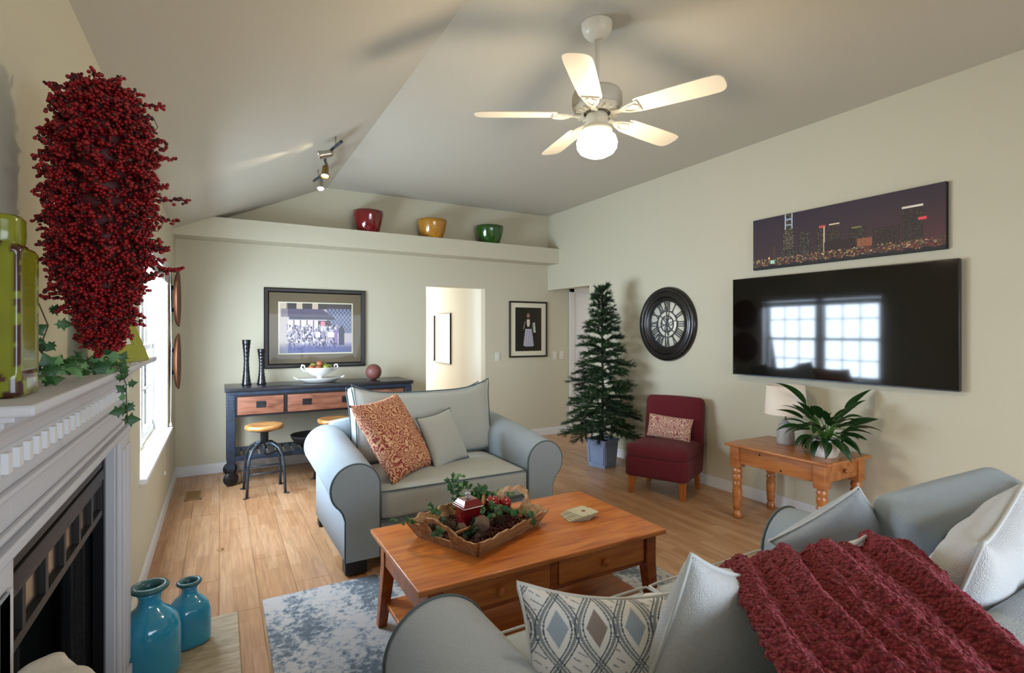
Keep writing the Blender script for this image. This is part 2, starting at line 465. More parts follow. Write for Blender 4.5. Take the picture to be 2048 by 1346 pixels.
def softbox_grid(sx, sy, sz, r=.05, bulge=(0, 0, 0), n=14, ears=0):
    """closed rounded upholstered box; ears lifts / spreads the corners of the x-z face"""
    bm = bmesh.new()
    bmesh.ops.create_cube(bm, size=2)
    bmesh.ops.subdivide_edges(bm, edges=bm.edges[:], cuts=n, use_grid_fill=True)
    hx, hy, hz = sx / 2, sy / 2, sz / 2
    for v in bm.verts:
        x, y, z = v.co
        p = Vector((x * hx, y * hy, z * hz))
        q = Vector((max(-hx + r, min(hx - r, p.x)), max(-hy + r, min(hy - r, p.y)), max(-hz + r, min(hz - r, p.z))))
        d = p - q
        if d.length > 1e-9: p = q + d.normalized() * r
        fx, fy, fz = 1 - x * x, 1 - y * y, 1 - z * z
        p.x += bulge[0] * (1 if x > 0 else -1) * abs(x) ** 3 * fy * fz
        p.y += bulge[1] * (1 if y > 0 else -1) * abs(y) ** 3 * fx * fz
        p.z += bulge[2] * (1 if z > 0 else -1) * abs(z) ** 3 * fx * fy
        if ears:
            p.z += ears * max(0, z) ** 2 * (x * x * x * x - .35)
            p.x += ears * .35 * x * max(0, z) ** 3
        v.co = p
    return bm
def softbox(mb, sx, sy, sz, r=.05, bulge=(0, 0, 0), n=14, m=None, ears=0):
    bm = softbox_grid(sx, sy, sz, r, bulge, n, ears); bm.verts.index_update()
    mb.add([v.co[:] for v in bm.verts], [[v.index for v in f.verts] for f in bm.faces], True, m); bm.free()
    return mb
def pillow_pts(w, h, t, pinch=.06, n=26, sag=0, wr=.0, seed=0):
    """front and back sheets of a knife-edge pillow in the x-z plane, thickness along y"""
    F, B = [], []
    for i in range(n + 1):
        u = -1 + 2 * i / n; rf, rb = [], []
        for j in range(n + 1):
            v = -1 + 2 * j / n
            x = w / 2 * u * (1 - pinch * (1 - v * v)); z = h / 2 * v * (1 - pinch * (1 - u * u))
            if v > 0: z -= sag * v * (1 - u * u)
            th = t / 2 * (max(0, (1 - u * u)) ** .42) * (max(0, (1 - v * v)) ** .42)
            k = wr * noise.noise(Vector((x * 9 + seed, z * 9, seed))) * (th / (t / 2 + 1e-6))
            rf.append((x, -th + k, z)); rb.append((x, th + k, z))
        F.append(rf); B.append(rb)
    return F, B
def pillow(mb, w, h, t, pinch=.06, n=26, m=None, sag=0, wr=0, seed=0):
    F, B = pillow_pts(w, h, t, pinch, n, sag, wr, seed)
    mb.grid(F, m=m); mb.grid(B, m=m)
    return mb
def pillow_edge(w, h, pinch=.06, sag=0, n=24):
    P = []
    for s in range(4):
        for k in range(n):
            q = -1 + 2 * k / n
            u, v = [(q, -1), (1, q), (-q, 1), (-1, -q)][s]
            x = w / 2 * u * (1 - pinch * (1 - v * v)); z = h / 2 * v * (1 - pinch * (1 - u * u))
            if v > 0: z -= sag * v * (1 - u * u)
            P.append((x, 0, z))
    return P
def weld(o, d=.0005):
    bm = bmesh.new(); bm.from_mesh(o.data); bmesh.ops.remove_doubles(bm, verts=bm.verts[:], dist=d)
    bmesh.ops.recalc_face_normals(bm, faces=bm.faces[:]); bm.to_mesh(o.data); bm.free()
def paint(me, fn, name='paint'):
    """vertex colours from fn(co)->(r,g,b) linear"""
    at = me.color_attributes.new(name, 'FLOAT_COLOR', 'POINT')
    buf = np.ones((len(me.vertices), 4), dtype=np.float32)
    for i, v in enumerate(me.vertices): buf[i, :3] = fn(v.co)
    at.data.foreach_set('color', buf.ravel())
def picture(name, W, Hh, img, parent, loc, rot, material='painting'):
    """a flat print: img is an array [rows][cols][3] (row 0 = top), each cell one quad with its own colour; x right, z up, faces -y"""
    R, Cc = img.shape[:2]
    xs = np.linspace(-W / 2, W / 2, Cc + 1); zs = np.linspace(Hh / 2, -Hh / 2, R + 1)
    vs = [(x, 0, z) for z in zs for x in xs]
    fs = [(r * (Cc + 1) + c, (r + 1) * (Cc + 1) + c, (r + 1) * (Cc + 1) + c + 1, r * (Cc + 1) + c + 1) for r in range(R) for c in range(Cc)]
    me = bpy.data.meshes.new(name); me.from_pydata(vs, [], fs); me.materials.append(M[material])
    at = me.color_attributes.new('paint', 'FLOAT_COLOR', 'CORNER')
    lin = np.where(img <= .04045, img / 12.92, ((img + .055) / 1.055) ** 2.4)
    buf = np.ones((R * Cc, 4, 4), dtype=np.float32); buf[:, :, :3] = lin.reshape(-1, 1, 3)
    at.data.foreach_set('color', buf.ravel())
    return link_mesh(name, me, parent, loc, rot)
def rgbh(h): return np.array([int(h[i:i + 2], 16) / 255 for i in (0, 2, 4)])
def frame_bars(mb, W, Hh, w, d0, d1, chamfer=True):
    """mitred picture frame in x-z, outer size W x Hh, bar width w, from y=d0 (front) to d1 (back)"""
    o = [(-W / 2, -Hh / 2), (W / 2, -Hh / 2), (W / 2, Hh / 2), (-W / 2, Hh / 2)]
    rings = [(0, d1), (0, d0 + w * .15), (w * .2, d0), (w * .75, d0 + .002), (w, d0 + w * .3), (w, d1)]
    P = []
    for ins, y in rings:
        P.append([(a - ins * (1 if a > 0 else -1), y, b - ins * (1 if b > 0 else -1)) for a, b in o])
    P.append(P[0])
    return mb.grid(P, smooth=False, closed_v=True)

# ================================================================== ROOM
XL, XR, YB, YF = -0.39, 4.05, 6.18, -2.4
EAVE, RIDGE_X, CEIL = 2.44, 1.06, 3.09

# floor: laminate boards, each one an object
floor = struct(MB().box(XL - .12, 6.6, YF - .1, 10.0, -.05, -.006).build('floor', 'soil'), 'warm oak laminate floor of long three-strip boards running away from the camera', 'floor')
board_meshes = {}
def board(x0, x1, y0, y1):
    key = (round(x1 - x0, 3), round(y1 - y0, 3))
    if key not in board_meshes:
        w, l = key
        c = .0012
        mb = MB(); mb.add([(0, 0, -.006), (w, 0, -.006), (w, l, -.006), (0, l, -.006), (c, c, 0), (w - c, c, 0), (w - c, l - c, 0), (c, l - c, 0)],
                          [(4, 5, 6, 7), (0, 1, 5, 4), (1, 2, 6, 5), (2, 3, 7, 6), (3, 0, 4, 7)])
        board_meshes[key] = mb.mesh('floorboard', 'laminate')
    link_mesh('floorboard', board_meshes[key], floor, (x0, y0, 0))
bw = .1926
k = 0
x = XL
while x < XR - .001:
    x1 = min(x + bw, XR)
    y = -1.2 - [0, .45, .9, .25, .7][k % 5]
    while y < YB:
        y1 = min(y + 1.29, YB)
        if y1 - y > .02: board(x, x1, y, y1)
        y += 1.29
    x = x1; k += 1
MB().box(XR, 6.5, 4.6, YB, -.006, 0).build('hall_floorboards', 'laminate', floor)
MB().box(1.9, 3.3, YB, 9.9, -.006, 0).build('passage_floorboards', 'laminate', floor)
MB().box(XL, XR, YF, -1.15, -.006, -.0008).build('rear_floorboards', 'laminate', floor)

def wall(name, boxes, material='wall_paint', label=None):
    mb = MB()
    for b in boxes: mb.box(*b)
    return struct(mb.build(name, material), label, 'wall')
WY0, WY1, WZ0, WZ1 = 3.55, 5.33, .64, 2.04       # left window opening
wt = .14
FO0, FO1, FOZ = 1.80 - .535, 1.80 + .533, 1.045      # firebox opening in the left wall
wall('wall_left', [(XL - wt, XL, YF, FO0, 0, 2.6), (XL - wt, XL, FO1, WY0, 0, 2.6), (XL - wt, XL, FO0, FO1, FOZ, 2.6), (XL - wt, XL, WY1, YB + .1, 0, 2.6), (XL - wt, XL, WY0, WY1, 0, WZ0), (XL - wt, XL, WY0, WY1, WZ1, 2.6)],
     label='cream painted left wall holding the fireplace and window')
OX0, OX1, OZ = 2.24, 3.06, 2.03
wall('wall_back', [(XL, OX0, YB, YB + .12, 0, 3.3), (OX1, 6.5, YB, YB + .12, 0, 3.3), (OX0, OX1, YB, YB + .12, OZ, 3.3)],
     label='cream back wall with an open passage and plant ledge above')
RY0, RZ1 = 5.23, 2.04                              # right wall opening y RY0..YB
wall('wall_right', [(XR, XR + .12, YF, RY0, 0, 3.2), (XR, XR + .12, RY0, YB, RZ1, 3.2)], label='cream right wall carrying the television and clock')
PX0, PX1 = .35, 3.45                                # opening for the added patio doors behind the camera
wall('wall_front', [(XL, PX0, YF - .12, YF, 0, 3.2), (PX1, XR, YF - .12, YF, 0, 3.2), (PX0, PX1, YF - .12, YF, 2.1, 3.2)], label='cream wall behind the viewer with added patio doors')
# passage beyond the back wall, hall beyond the right wall
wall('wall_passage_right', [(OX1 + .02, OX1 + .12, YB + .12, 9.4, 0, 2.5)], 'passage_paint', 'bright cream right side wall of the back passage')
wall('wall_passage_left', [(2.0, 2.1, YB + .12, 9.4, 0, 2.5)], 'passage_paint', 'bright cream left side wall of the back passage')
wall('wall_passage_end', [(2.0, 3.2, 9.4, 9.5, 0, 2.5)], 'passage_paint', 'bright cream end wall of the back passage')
wall('wall_hall_end', [(6.4, 6.5, 4.5, YB, 0, 2.5)], label='cream end wall of the hallway on the right')
wall('wall_hall_side', [(XR + .12, 6.5, 4.5, 4.6, 0, 2.5)], label='cream side wall of the hallway on the right')
struct(MB().box(1.95, 3.2, YB + .12, 9.5, 2.5, 2.55).build('ceiling_passage', 'ceiling_paint'), 'low white ceiling of the back passage', 'ceiling')
struct(MB().box(XR + .12, 6.5, 4.5, YB, 2.42, 2.47).build('ceiling_hall', 'ceiling_paint'), 'low ceiling of the hallway on the right', 'ceiling')
# ceiling: sloped on the left, flat from the ridge to the right wall
cm = MB()
cm.prism([(XL - wt, EAVE - wt * .45), (RIDGE_X, CEIL), (XR + .12, CEIL), (XR + .12, CEIL + .12), (RIDGE_X, CEIL + .12), (XL - wt, EAVE + .1)], YF - .12, YB + .12, 'y')
struct(cm.build('ceiling', 'ceiling_paint'), 'pale ceiling sloping up from the left wall then flat', 'ceiling')
# plant ledge box
LY, LZ0, LZ1 = 5.9, 2.39, 2.59
slope_x = lambda z: XL + (z - EAVE) / ((CEIL - EAVE) / (RIDGE_X - XL))
lm = MB()
lm.prism([(XL, LZ0), (XR, LZ0), (XR, LZ1), (slope_x(LZ1), LZ1), (XL, EAVE)], LY, YB, 'y')
struct(lm.build('trim_1', 'wall_paint'), 'cream boxed plant ledge running across the top of the back wall', 'ledge')

# baseboards
def baseboard(name, pts_box, label):
    mb = MB()
    for (x0, x1, y0, y1) in pts_box:
        mb.box(x0, x1, y0, y1, 0, .085)
        if x1 - x0 < y1 - y0: mb.box(x0 + (.004 if x0 > 1 else 0), x1 - (.004 if x0 < 1 else 0), y0, y1, .085, .1)
        else: mb.box(x0, x1, y0 + .004, y1, .085, .1)
    return struct(mb.build(name, 'trim_white', bevel=.002), label, 'baseboard')
baseboard('baseboard_left', [(XL, XL + .014, 2.6, YB)], 'white baseboard along the left wall under the window')
baseboard('baseboard_back', [(XL, OX0, YB - .014, YB), (OX1, XR, YB - .014, YB), (XR, 4.42, YB - .014, YB)], 'white baseboard along the back wall')
baseboard('baseboard_right', [(XR - .014, XR, YF, RY0)], 'white baseboard along the right wall')

# left window: casing-less recess, stool, two double-hung sashes
win = thing('window_1', 'white double-hung twin window with grilles in the left wall', 'window', (XL, (WY0 + WY1) / 2, WZ0)); win['kind'] = 'structure'
hw, hh = (WY1 - WY0) / 2, WZ1 - WZ0
mb = MB()
mb.box(-.135, -.095, -hw, -hw + .045, 0, hh); mb.box(-.135, -.095, hw - .045, hw, 0, hh)
mb.box(-.135, -.095, -hw, hw, 0, .045); mb.box(-.135, -.095, -hw, hw, hh - .045, hh); mb.box(-.135, -.085, -.045, .045, 0, hh)
mb.box(-.1395, -.0, hw - .012, hw - .0005, .0, hh)      # white jamb liners
mb.box(-.1395, -.0, -hw + .0005, -hw + .012, .0, hh); mb.box(-.1395, 0, -hw + .001, hw - .001, hh - .012, hh - .0005)
mb.build('window_frame', 'window_white', win, bevel=.002)
MB().cbox(-.11, .035, -hw - .03, hw + .03, -.03, -.002, .004).build('window_sill', 'window_white', win)
for s in (-1, 1):
    a, b = (-hw + .045, -.045) if s < 0 else (.045, hw - .045)
    for lvl in (0, 1):
        z0, z1 = (.045, hh / 2 + .02) if lvl == 0 else (hh / 2 - .02, hh - .045)
        xo = -.112 if lvl == 0 else -.128
        q = MB()
        q.box(xo - .012, xo + .012, a, a + .035, z0, z1); q.box(xo - .012, xo + .012, b - .035, b, z0, z1)
        q.box(xo - .012, xo + .012, a, b, z0, z0 + .04); q.box(xo - .012, xo + .012, a, b, z1 - .04, z1)
        sash = q.build('sash', 'window_white', win)
        q = MB()
        for i in (1, 2): yy = a + .035 + (b - a - .07) * i / 3; q.box(xo - .005, xo + .005, yy - .008, yy + .008, z0 + .04, z1 - .04)
        zz = (z0 + z1) / 2; q.box(xo - .005, xo + .005, a + .035, b - .035, zz - .008, zz + .008)
        q.build('muntin', 'window_white', sash)
        MB().box(xo - .0015, xo + .0015, a + .03, b - .03, z0 + .03, z1 - .03).build('pane', 'window_glass', sash)
# raised blind stack with valance, cords
bl = thing('window_blind', 'raised grey-white slatted blind stacked at the top of the left window', 'blind', (XL, (WY0 + WY1) / 2, WZ1))
q = MB(); q.box(-.055, .012, -hw + .015, hw - .015, -.05, -.013); q.box(.012, .018, -hw + .005, hw - .005, -.085, -.014); q.build('headrail', 'blind_slat', bl, bevel=.002)
sl = MB().box(-.05, .008, -hw + .02, hw - .02, -.0012, .0012).mesh('slat', 'blind_slat')
for i in range(14): link_mesh('slat', sl, bl, (0, 0, -.09 - i * .0052))
MB().cbox(-.05, .008, -hw + .02, hw - .02, -.175, -.162, .003).build('bottom_rail', 'blind_slat', bl)
for dy, zz in ((hw - .06, -1.36), (hw - .62, -1.64)):
    MB().tube([(.022, dy, -.06), (.03, dy + .01, -.7), (.026, dy, zz)], .0022, 5).build('cord', 'cord_white', bl)
    MB().lathe([(.002, .03), (.007, .02), (.010, 0), (.003, -.004)], 10, T(.026, dy, zz - .02)).build('tassel', 'cord_white', bl)
# outside: yard seen through the panes
struct(MB().box(-16, XL - .16, -6, 18, -.35, -.3).build('yard_ground', 'outside_grass'), 'pale lawn outside the left window', 'ground')
nb = thing('neighbour_house', 'pale neighbouring house seen through the left window panes', 'house', (-9, 5.5, -.3))
MB().box(-1.5, 1.5, -4, 3.0, 0, 2.7).build('wall', 'outside_wall', nb)
MB().prism([(-1.9, 2.65), (1.9, 2.65), (0, 4.0)], -4.3, 3.3, 'y').build('roof', 'mat_taupe', nb)

# patio doors added behind the camera to let daylight in (seen only in reflections)
pd = thing('door_1', 'added white framed glazed patio doors behind the viewer', 'door', ((PX0 + PX1) / 2, YF - .06, 0)); pd['kind'] = 'structure'
q = MB(); W2 = (PX1 - PX0) / 2
for xx in (-W2, -.03, W2 - .06): q.box(xx, xx + .06, -.03, .03, 0, 2.1)
q.box(-W2, W2, -.03, .03, 0, .08); q.box(-W2, W2, -.03, .03, 2.02, 2.1)
q.build('door_frame', 'window_white', pd)

# hallway door and casing on the back wall seen through the right opening
dr = thing('door_2', 'white hallway door and casing beyond the right wall opening', 'door', (4.5, YB, 0)); dr['kind'] = 'structure'
q = MB(); q.box(-.08, 0, -.02, 0, 0, 2.1); q.box(.76, .84, -.02, 0, 0, 2.1); q.box(-.08, .84, -.02, 0, 2.03, 2.11); q.build('casing', 'trim_white', dr, bevel=.003)
q = MB(); q.box(0, .76, -.008, .0, .01, 2.03); 
for (a, b, c, d) in ((.1, .34, .2, .9), (.42, .66, .2, .9), (.1, .34, 1.0, 1.5), (.42, .66, 1.0, 1.5), (.1, .34, 1.6, 1.9), (.42, .66, 1.6, 1.9)): q.box(a, b, -.014, -.006, c, d)
q.build('door_panel', 'trim_white', dr, bevel=.003)
for i, (xx, lab) in enumerate(((3.245, 'white light switch on the back wall left of the waiter picture'), (4.17, 'white light switch just inside the right hallway opening'), (4.29, 'white light switch beside the hallway door casing'))):
    s_ = tag(MB().cbox(-.036, .036, -.007, 0, -.058, .058, .002).build('light_switch', 'switch_white', loc=(xx, YB, 1.12)), lab, 'switch')
    MB().box(-.006, .006, -.016, -.006, -.012, .012).build('toggle', 'switch_white', s_)

# ================================================================== FIREPLACE
fp = thing('fireplace_surround', 'white mantelpiece with dentil moulding around the black firebox', 'fireplace', (XL, 1.80, 0))
FX = .06                                             # body thickness from the wall
fy0, fy1 = -.71, .79                                 # body extents in local y
oy0, oy1, oz = -.535, .533, 1.045                     # opening
MZ = 1.353
q = MB()
q.box(0.0, FX, fy0, oy0, 0, 1.27); q.box(0.0, FX, oy1, fy1, 0, 1.27); q.box(0.0, FX, oy0, oy1, oz, 1.27)
q.build('surround_panel', 'mantel_white', fp, bevel=.002)
for (a, b) in ((oy1 + .03, fy1), (fy0, oy0 - .03)):          # pilaster mouldings
    q = MB(); q.cbox(FX, FX + .012, a, b, 0, 1.06, .004); q.cbox(FX + .011, FX + .020, a + .04, a + .10, .16, 1.02, .004); q.cbox(FX + .011, FX + .020, b - .10, b - .03, .16, 1.02, .004); q.cbox(FX, FX + .026, a - .01, b + .008, 0, .14, .004)
    q.build('pilaster', 'mantel_white', fp)
q = MB()
for zz, dx, hh_ in ((1.065, .018, .022), (1.10, .012, .012), (1.17, .014, .012)):
    q.cbox(FX, FX + dx, fy0 - .004, fy1 + .004, zz, zz + hh_, .004)
q.build('frieze_moulding', 'mantel_white', fp)
def crown(name, prof, z0):
    """moulding swept round the front and both ends; prof = [(projection, z)]"""
    P = []
    for pr, z in prof:
        P.append([(0, fy0 - pr, z), (FX + pr, fy0 - pr, z), (FX + pr, fy1 + pr, z), (0, fy1 + pr, z)])
    return MB().grid(P, smooth=False).build(name, 'mantel_white', fp)
crown('crown_moulding', [(0, 1.255), (.006, 1.262), (.010, 1.275), (.018, 1.29), (.032, 1.303), (.047, 1.311), (.052, 1.316), (.052, 1.326), (0, 1.326)], 0)
q = MB()
q.cbox(0, FX + .068, fy0 - .07, fy1 + .075, 1.326, 1.338, .003); q.cbox(0, FX + .095, fy0 - .09, fy1 + .09, 1.336, MZ, .005)
q.build('mantel_shelf', 'mantel_white', fp)
den = MB().box(0, .014, -.011, .011, 0, .036).mesh('dentil', 'trim_white')
nd = 26
for i in range(nd):
    link_mesh('dentil', den, fp, (FX - .004, fy0 + .02 + (fy1 - fy0 - .04) * i / (nd - 1), 1.212))
# black metal face, louvres, mesh curtains, firebox
fb = thing('firebox', 'black gas firebox with vent panes and mesh curtains', 'firebox', (XL, 1.80, 0))
q = MB()
q.box(.002, .034, oy0, oy0 + .03, 0, oz); q.box(.002, .034, oy1 - .035, oy1, 0, oz); q.box(.002, .034, oy0, oy1, oz - .03, oz)
q.build('face_frame', 'black_face', fb, bevel=.001)
q = MB(); q.cbox(.004, .03, oy0 + .03, oy1 - .035, .985, 1.014, .003); q.cbox(.004, .034, oy0 + .03, oy1 - .035, .942, .978, .003)
q.build('hood_plate', 'louvre_metal', fb)
pl0, pl1 = oy0 + .03, oy1 - .035
q = MB(); q.box(.004, .03, pl0, pl1, .925, .938); q.box(.004, .03, pl0, pl1, .815, .838)
npn = 6
for i in range(npn + 1):
    yy = pl0 + (pl1 - pl0) * i / npn; q.box(.004, .03, max(pl0, yy - .011), min(pl1, yy + .011), .838, .925)
q.build('vent_grid', 'louvre_metal', fb, bevel=.001)
pw = (pl1 - pl0) / npn
pane = MB().box(0, .006, -pw / 2 + .012, pw / 2 - .012, -.043, .043).mesh('vent_pane', 'dark_pane')
for i in range(npn): link_mesh('vent_pane', pane, fb, (.012, pl0 + pw * (i + .5), .8815))
def curtain(y0, y1, seed):
    P = []
    for i in range(60):
        t = i / 59; y = y0 + (y1 - y0) * t
        P.append([(-.03 + .014 * math.sin(t * 38 + seed) + .004 * math.sin(t * 91), y, z) for z in (.05, .3, .55, .82)])
    return MB().grid(P)
curtain(pl0 + .004, pl0 + .36, 0).build('mesh_curtain', 'fire_mesh', fb)
curtain(pl1 - .20, pl1 - .004, 2).build('mesh_curtain', 'fire_mesh', fb)
MB().tube([(-.03, pl0, .822), (-.03, pl1, .822)], .005).build('curtain_rod', 'black_metal', fb)
# the wall is opened behind the firebox: chase box
q = MB()
q.box(-.55, -.53, oy0, oy1, 0, oz); q.box(-.55, -.001, oy0 - .02, oy0 + .001, 0, oz); q.box(-.55, -.001, oy1 - .001, oy1 + .02, 0, oz); q.box(-.55, -.001, oy0, oy1, oz, oz + .02); q.box(-.55, -.001, oy0, oy1, .0, .03)
q.build('firebox_lining', 'fire_inside', fb)
for i, (dz, dy, rr) in enumerate(((.10, -.12, .05), (.11, .06, .055), (.19, -.03, .045))):
    MB().tube([(-.3 + .02 * i, -.25 + dy, dz), (-.28, dy, dz + .01), (-.3 - .03 * i, .12 + dy, dz)], [rr, rr * .9, rr], 10).build('gas_log', 'bark', fb)
hs = tag(MB().cbox(XL + .001, .08, .7, 3.045, -.004, .012, .003).build('hearth_slab', 'hearth_stone'), 'flush beige stone hearth on the floor before the fireplace', 'hearth')

# ================================================================== COFFEE TABLE
ct = thing('coffee_table', 'honey-brown wooden coffee table with two drawers and a lower shelf', 'table', (1.29, 2.235, 0.012))
TZ = .468
hx, hy = .64, .36
q = MB(); q.cbox(-hx, hx, -hy, hy, TZ - .022, TZ, .005); q.build('tabletop', 'table_wood', ct)
for sx in (-1, 1):
    for sy in (-1, 1):
        x0 = sx * (hx - .075); y0 = sy * (hy - .055)
        q = MB()
        top = [(x0 - .03, y0 - .03), (x0 + .03, y0 - .03), (x0 + .03, y0 + .03), (x0 - .03, y0 + .03)]
        ox = sx * .03
        vs = []
        for (z, s_, o_) in ((TZ - .022, 1, 0), (TZ - .17, 1, 0), (0, .72, 1)):
            vs += [(x0 + (a - x0) * s_ + ox * o_, y0 + (b - y0) * s_ + sy * .012 * o_, z) for a, b in top]
        fs = [(0, 1, 2, 3), (8, 11, 10, 9)]
        for l in (0, 4):
            fs += [(l + i, l + 4 + i, l + 4 + (i + 1) % 4, l + (i + 1) % 4) for i in range(4)]
        q.add(vs, fs); q.build('leg', 'table_wood_dark', ct, bevel=.003)
q = MB()
q.box(-hx + .11, hx - .11, hy - .08, hy - .06, TZ - .16, TZ - .022)
q.box(-hx + .05, -hx + .07, -hy + .09, hy - .09, TZ - .16, TZ - .022); q.box(hx - .07, hx - .05, -hy + .09, hy - .09, TZ - .16, TZ - .022)
q.box(-hx + .1, hx - .1, -hy + .045, -hy + .062, TZ - .035, TZ - .022); q.box(-hx + .1, hx - .1, -hy + .042, -hy + .075, TZ - .165, TZ - .148)
q.box(-.02, .02, -hy + .043, -hy + .065, TZ - .15, TZ - .03)
q.build('apron', 'table_wood_dark', ct, bevel=.002)
for sx in (-1, 1):
    q = MB(); a, b = (.024, hx - .112) if sx > 0 else (-hx + .112, -.024)
    q.cbox(a, b, -hy + .038, -hy + .06, TZ - .145, TZ - .038, .003)
    q.box(a + .01, b - .01, -hy + .06, hy - .1, TZ - .14, TZ - .05)
    d = q.build('drawer', 'table_wood', ct)
    MB().lathe([(.008, 0), (.009, .008), (.017, .014), (.019, .021), (.013, .028), (.0001, .030)], 18, T((a + b) / 2, -hy + .038, TZ - .092) @ RX(PI / 2)).build('knob', 'table_wood', d)
q = MB(); q.cbox(-hx + .06, hx - .06, -hy + .05, hy - .05, .10, .122, .004); q.build('lower_shelf', 'table_wood', ct)

# ================================================================== RUG
rug = tag(MB().cbox(.20, 2.35, .25, 3.11, 0, .012, .004).build('area_rug', 'rug_pile'), 'large faded blue-grey and cream area rug under the coffee table', 'rug')

# ================================================================== UPHOLSTERED SEATING
def arm_section(inner, s, cz, r, zb):
    """closed x-z section of a rolled arm; s=-1 opens to the left. inner = x of inner face"""
    cx = inner + s * r
    pts = [(inner, zb)]
    for i in range(0, 25):
        a = -.0 + (PI * 1.28) * i / 24
        pts.append((cx - s * r * math.cos(a), cz + r * math.sin(a)))
    e = pts[-1]
    px = inner + s * (r * 2 - .085)
    for t in (.33, .66, 1):
        pts.append((e[0] + (px - e[0]) * (t ** .6), e[1] - .075 * t))
    pts.append((px, zb))
    return pts
def rolled_arm(parent, inner, s, yf, yb, czf, czb, rf, rb, zb, fab, front_sign=-1):
    """arm running from yf (front) to yb (back)"""
    P = []
    for k in range(9):
        t = k / 8
        r = rf + (rb - rf) * t; cz = czf + (czb - czf) * (t ** .8)
        P.append([(x, yf + (yb - yf) * t, z) for x, z in arm_section(inner, s, cz, r, zb)])
    mb = MB(); mb.grid(P, closed_v=True)
    for row in (P[0], P[-1]): mb.add(row, [tuple(range(len(row)))])
    o = mb.build('arm', fab, parent)
    sec = arm_section(inner, s, czf, rf, zb)
    cxm = inner + s * rf
    pan = MB(); y1 = yf + front_sign * .014
    ins = [(x + (cxm - x) * .045, z + (czf - z) * .03 if z > zb + .01 else z) for x, z in sec]
    n = len(sec)
    pan.add([(x, yf, z) for x, z in sec] + [(x, y1, z) for x, z in ins], [tuple(range(n, 2 * n))] + [(i, (i + 1) % n, n + (i + 1) % n, n + i) for i in range(n)])
    pan.build('arm_front_panel', fab, o)
    MB().tube([(x, yf + front_sign * .004, z) for x, z in sec], .0065, 6).build('piping', 'piping', o)
    return o
def cushion(name, parent, sx, sy, sz, r, bulge, loc, rot, fab, pip='piping', ears=0, n=14):
    mb = MB(); softbox(mb, sx, sy, sz, r, bulge, n, ears=ears)
    o = mb.build(name, fab, parent, loc, rot); weld(o)
    return o
def box_piping(o, sx, sy, sz, planes, mat_='piping', rad=.005, ears=0, horizontal=False, inset=.004):
    """piping rings round the front and back (or top and bottom) seams"""
    for p in planes:
        P = []
        for s in range(4):
            for k in range(16):
                q_ = -1 + 2 * k / 16
                u, v = [(q_, -1), (1, q_), (-q_, 1), (-1, -q_)][s]
                e = (max(0, abs(u) - .9) / .1, max(0, abs(v) - .9) / .1)
                kx = 1 - .012 * e[1] ** 2; kz = 1 - .012 * e[0] ** 2
                if horizontal: P.append((u * kx * sx / 2, v * kz * sy / 2, p))
                else:
                    x, z = u * kx * sx / 2, v * kz * sz / 2
                    if ears:
                        z += ears * max(0, v) ** 2 * (u ** 4 - .35); x += ears * .35 * u * max(0, v) ** 3
                    P.append((x, p, z))
        MB().tube(P, rad, 6, closed=True).build('piping', mat_, o)

# loveseat facing the viewer
lv = thing('loveseat', 'pale grey-blue rolled-arm loveseat standing in front of the dark console table', 'sofa', (0, 0, .0))
Y0, Y1 = 3.16, 4.10
rolled_arm(lv, .85, -1, Y0, Y1, .525, .605, .145, .155, .095, 'sofa_fabric')
rolled_arm(lv, 1.90, 1, Y0, Y1, .525, .605, .145, .155, .095, 'sofa_fabric')
q = MB(); q.cbox(.84, 1.91, Y0 + .015, 4.2, .095, .30, .012); q.build('seat_base', 'sofa_fabric', lv)
q = MB(); softbox(q, 1.30, .20, .58, .06, n=8, m=T(1.375, 4.14, .50) @ RX(-.09)); q.build('back_frame', 'sofa_fabric', lv)
o = cushion('seat_cushion', lv, 1.045, .84, .19, .035, (0, .0, .028), (1.375, 3.565, .395), (0, 0, 0), 'sofa_cushion_fabric')
box_piping(o, 1.045, .84, .19, (.088, -.088), horizontal=True)
o = cushion('back_cushion', lv, 1.08, .23, .52, .05, (0, .05, .0), (1.40, 3.93, .745), (-.22, 0, 0), 'sofa_cushion_fabric', ears=.08)
box_piping(o, 1.08, .23, .52, (-.098, .098), ears=.08)
for (x, y) in ((.70, 3.2), (2.04, 3.2), (.70, 4.12), (2.04, 4.12)):
    q = MB(); q.prism([(-.055, -.04), (.075, -.04), (.075, .05), (-.055, .05)], .013 if y < 3.5 else 0, .1, m=T(x, y, 0)); q.build('foot', 'dark_foot', lv, bevel=.004)

# sofa in the foreground, seen over its left arm and back
sf = thing('sofa', 'large pale grey rolled-arm sofa in the right foreground facing the loveseat', 'sofa', (0, 0, 0))
SY0, SY1 = 1.49, .60
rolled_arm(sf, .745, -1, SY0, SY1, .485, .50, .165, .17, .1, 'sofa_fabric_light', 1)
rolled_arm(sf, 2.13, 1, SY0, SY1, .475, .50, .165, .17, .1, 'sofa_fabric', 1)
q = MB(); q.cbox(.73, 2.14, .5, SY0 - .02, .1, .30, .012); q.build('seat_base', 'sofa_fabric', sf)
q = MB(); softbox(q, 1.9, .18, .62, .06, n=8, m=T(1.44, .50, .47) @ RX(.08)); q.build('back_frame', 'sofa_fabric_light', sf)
for xx in (1.09, 1.79):
    o = cushion('seat_cushion', sf, .69, .78, .18, .04, (0, 0, .02), (xx, 1.11, .39), (0, 0, 0), 'sofa_cushion_fabric')
    box_piping(o, .69, .78, .18, (.085,), 'piping_light', horizontal=True)
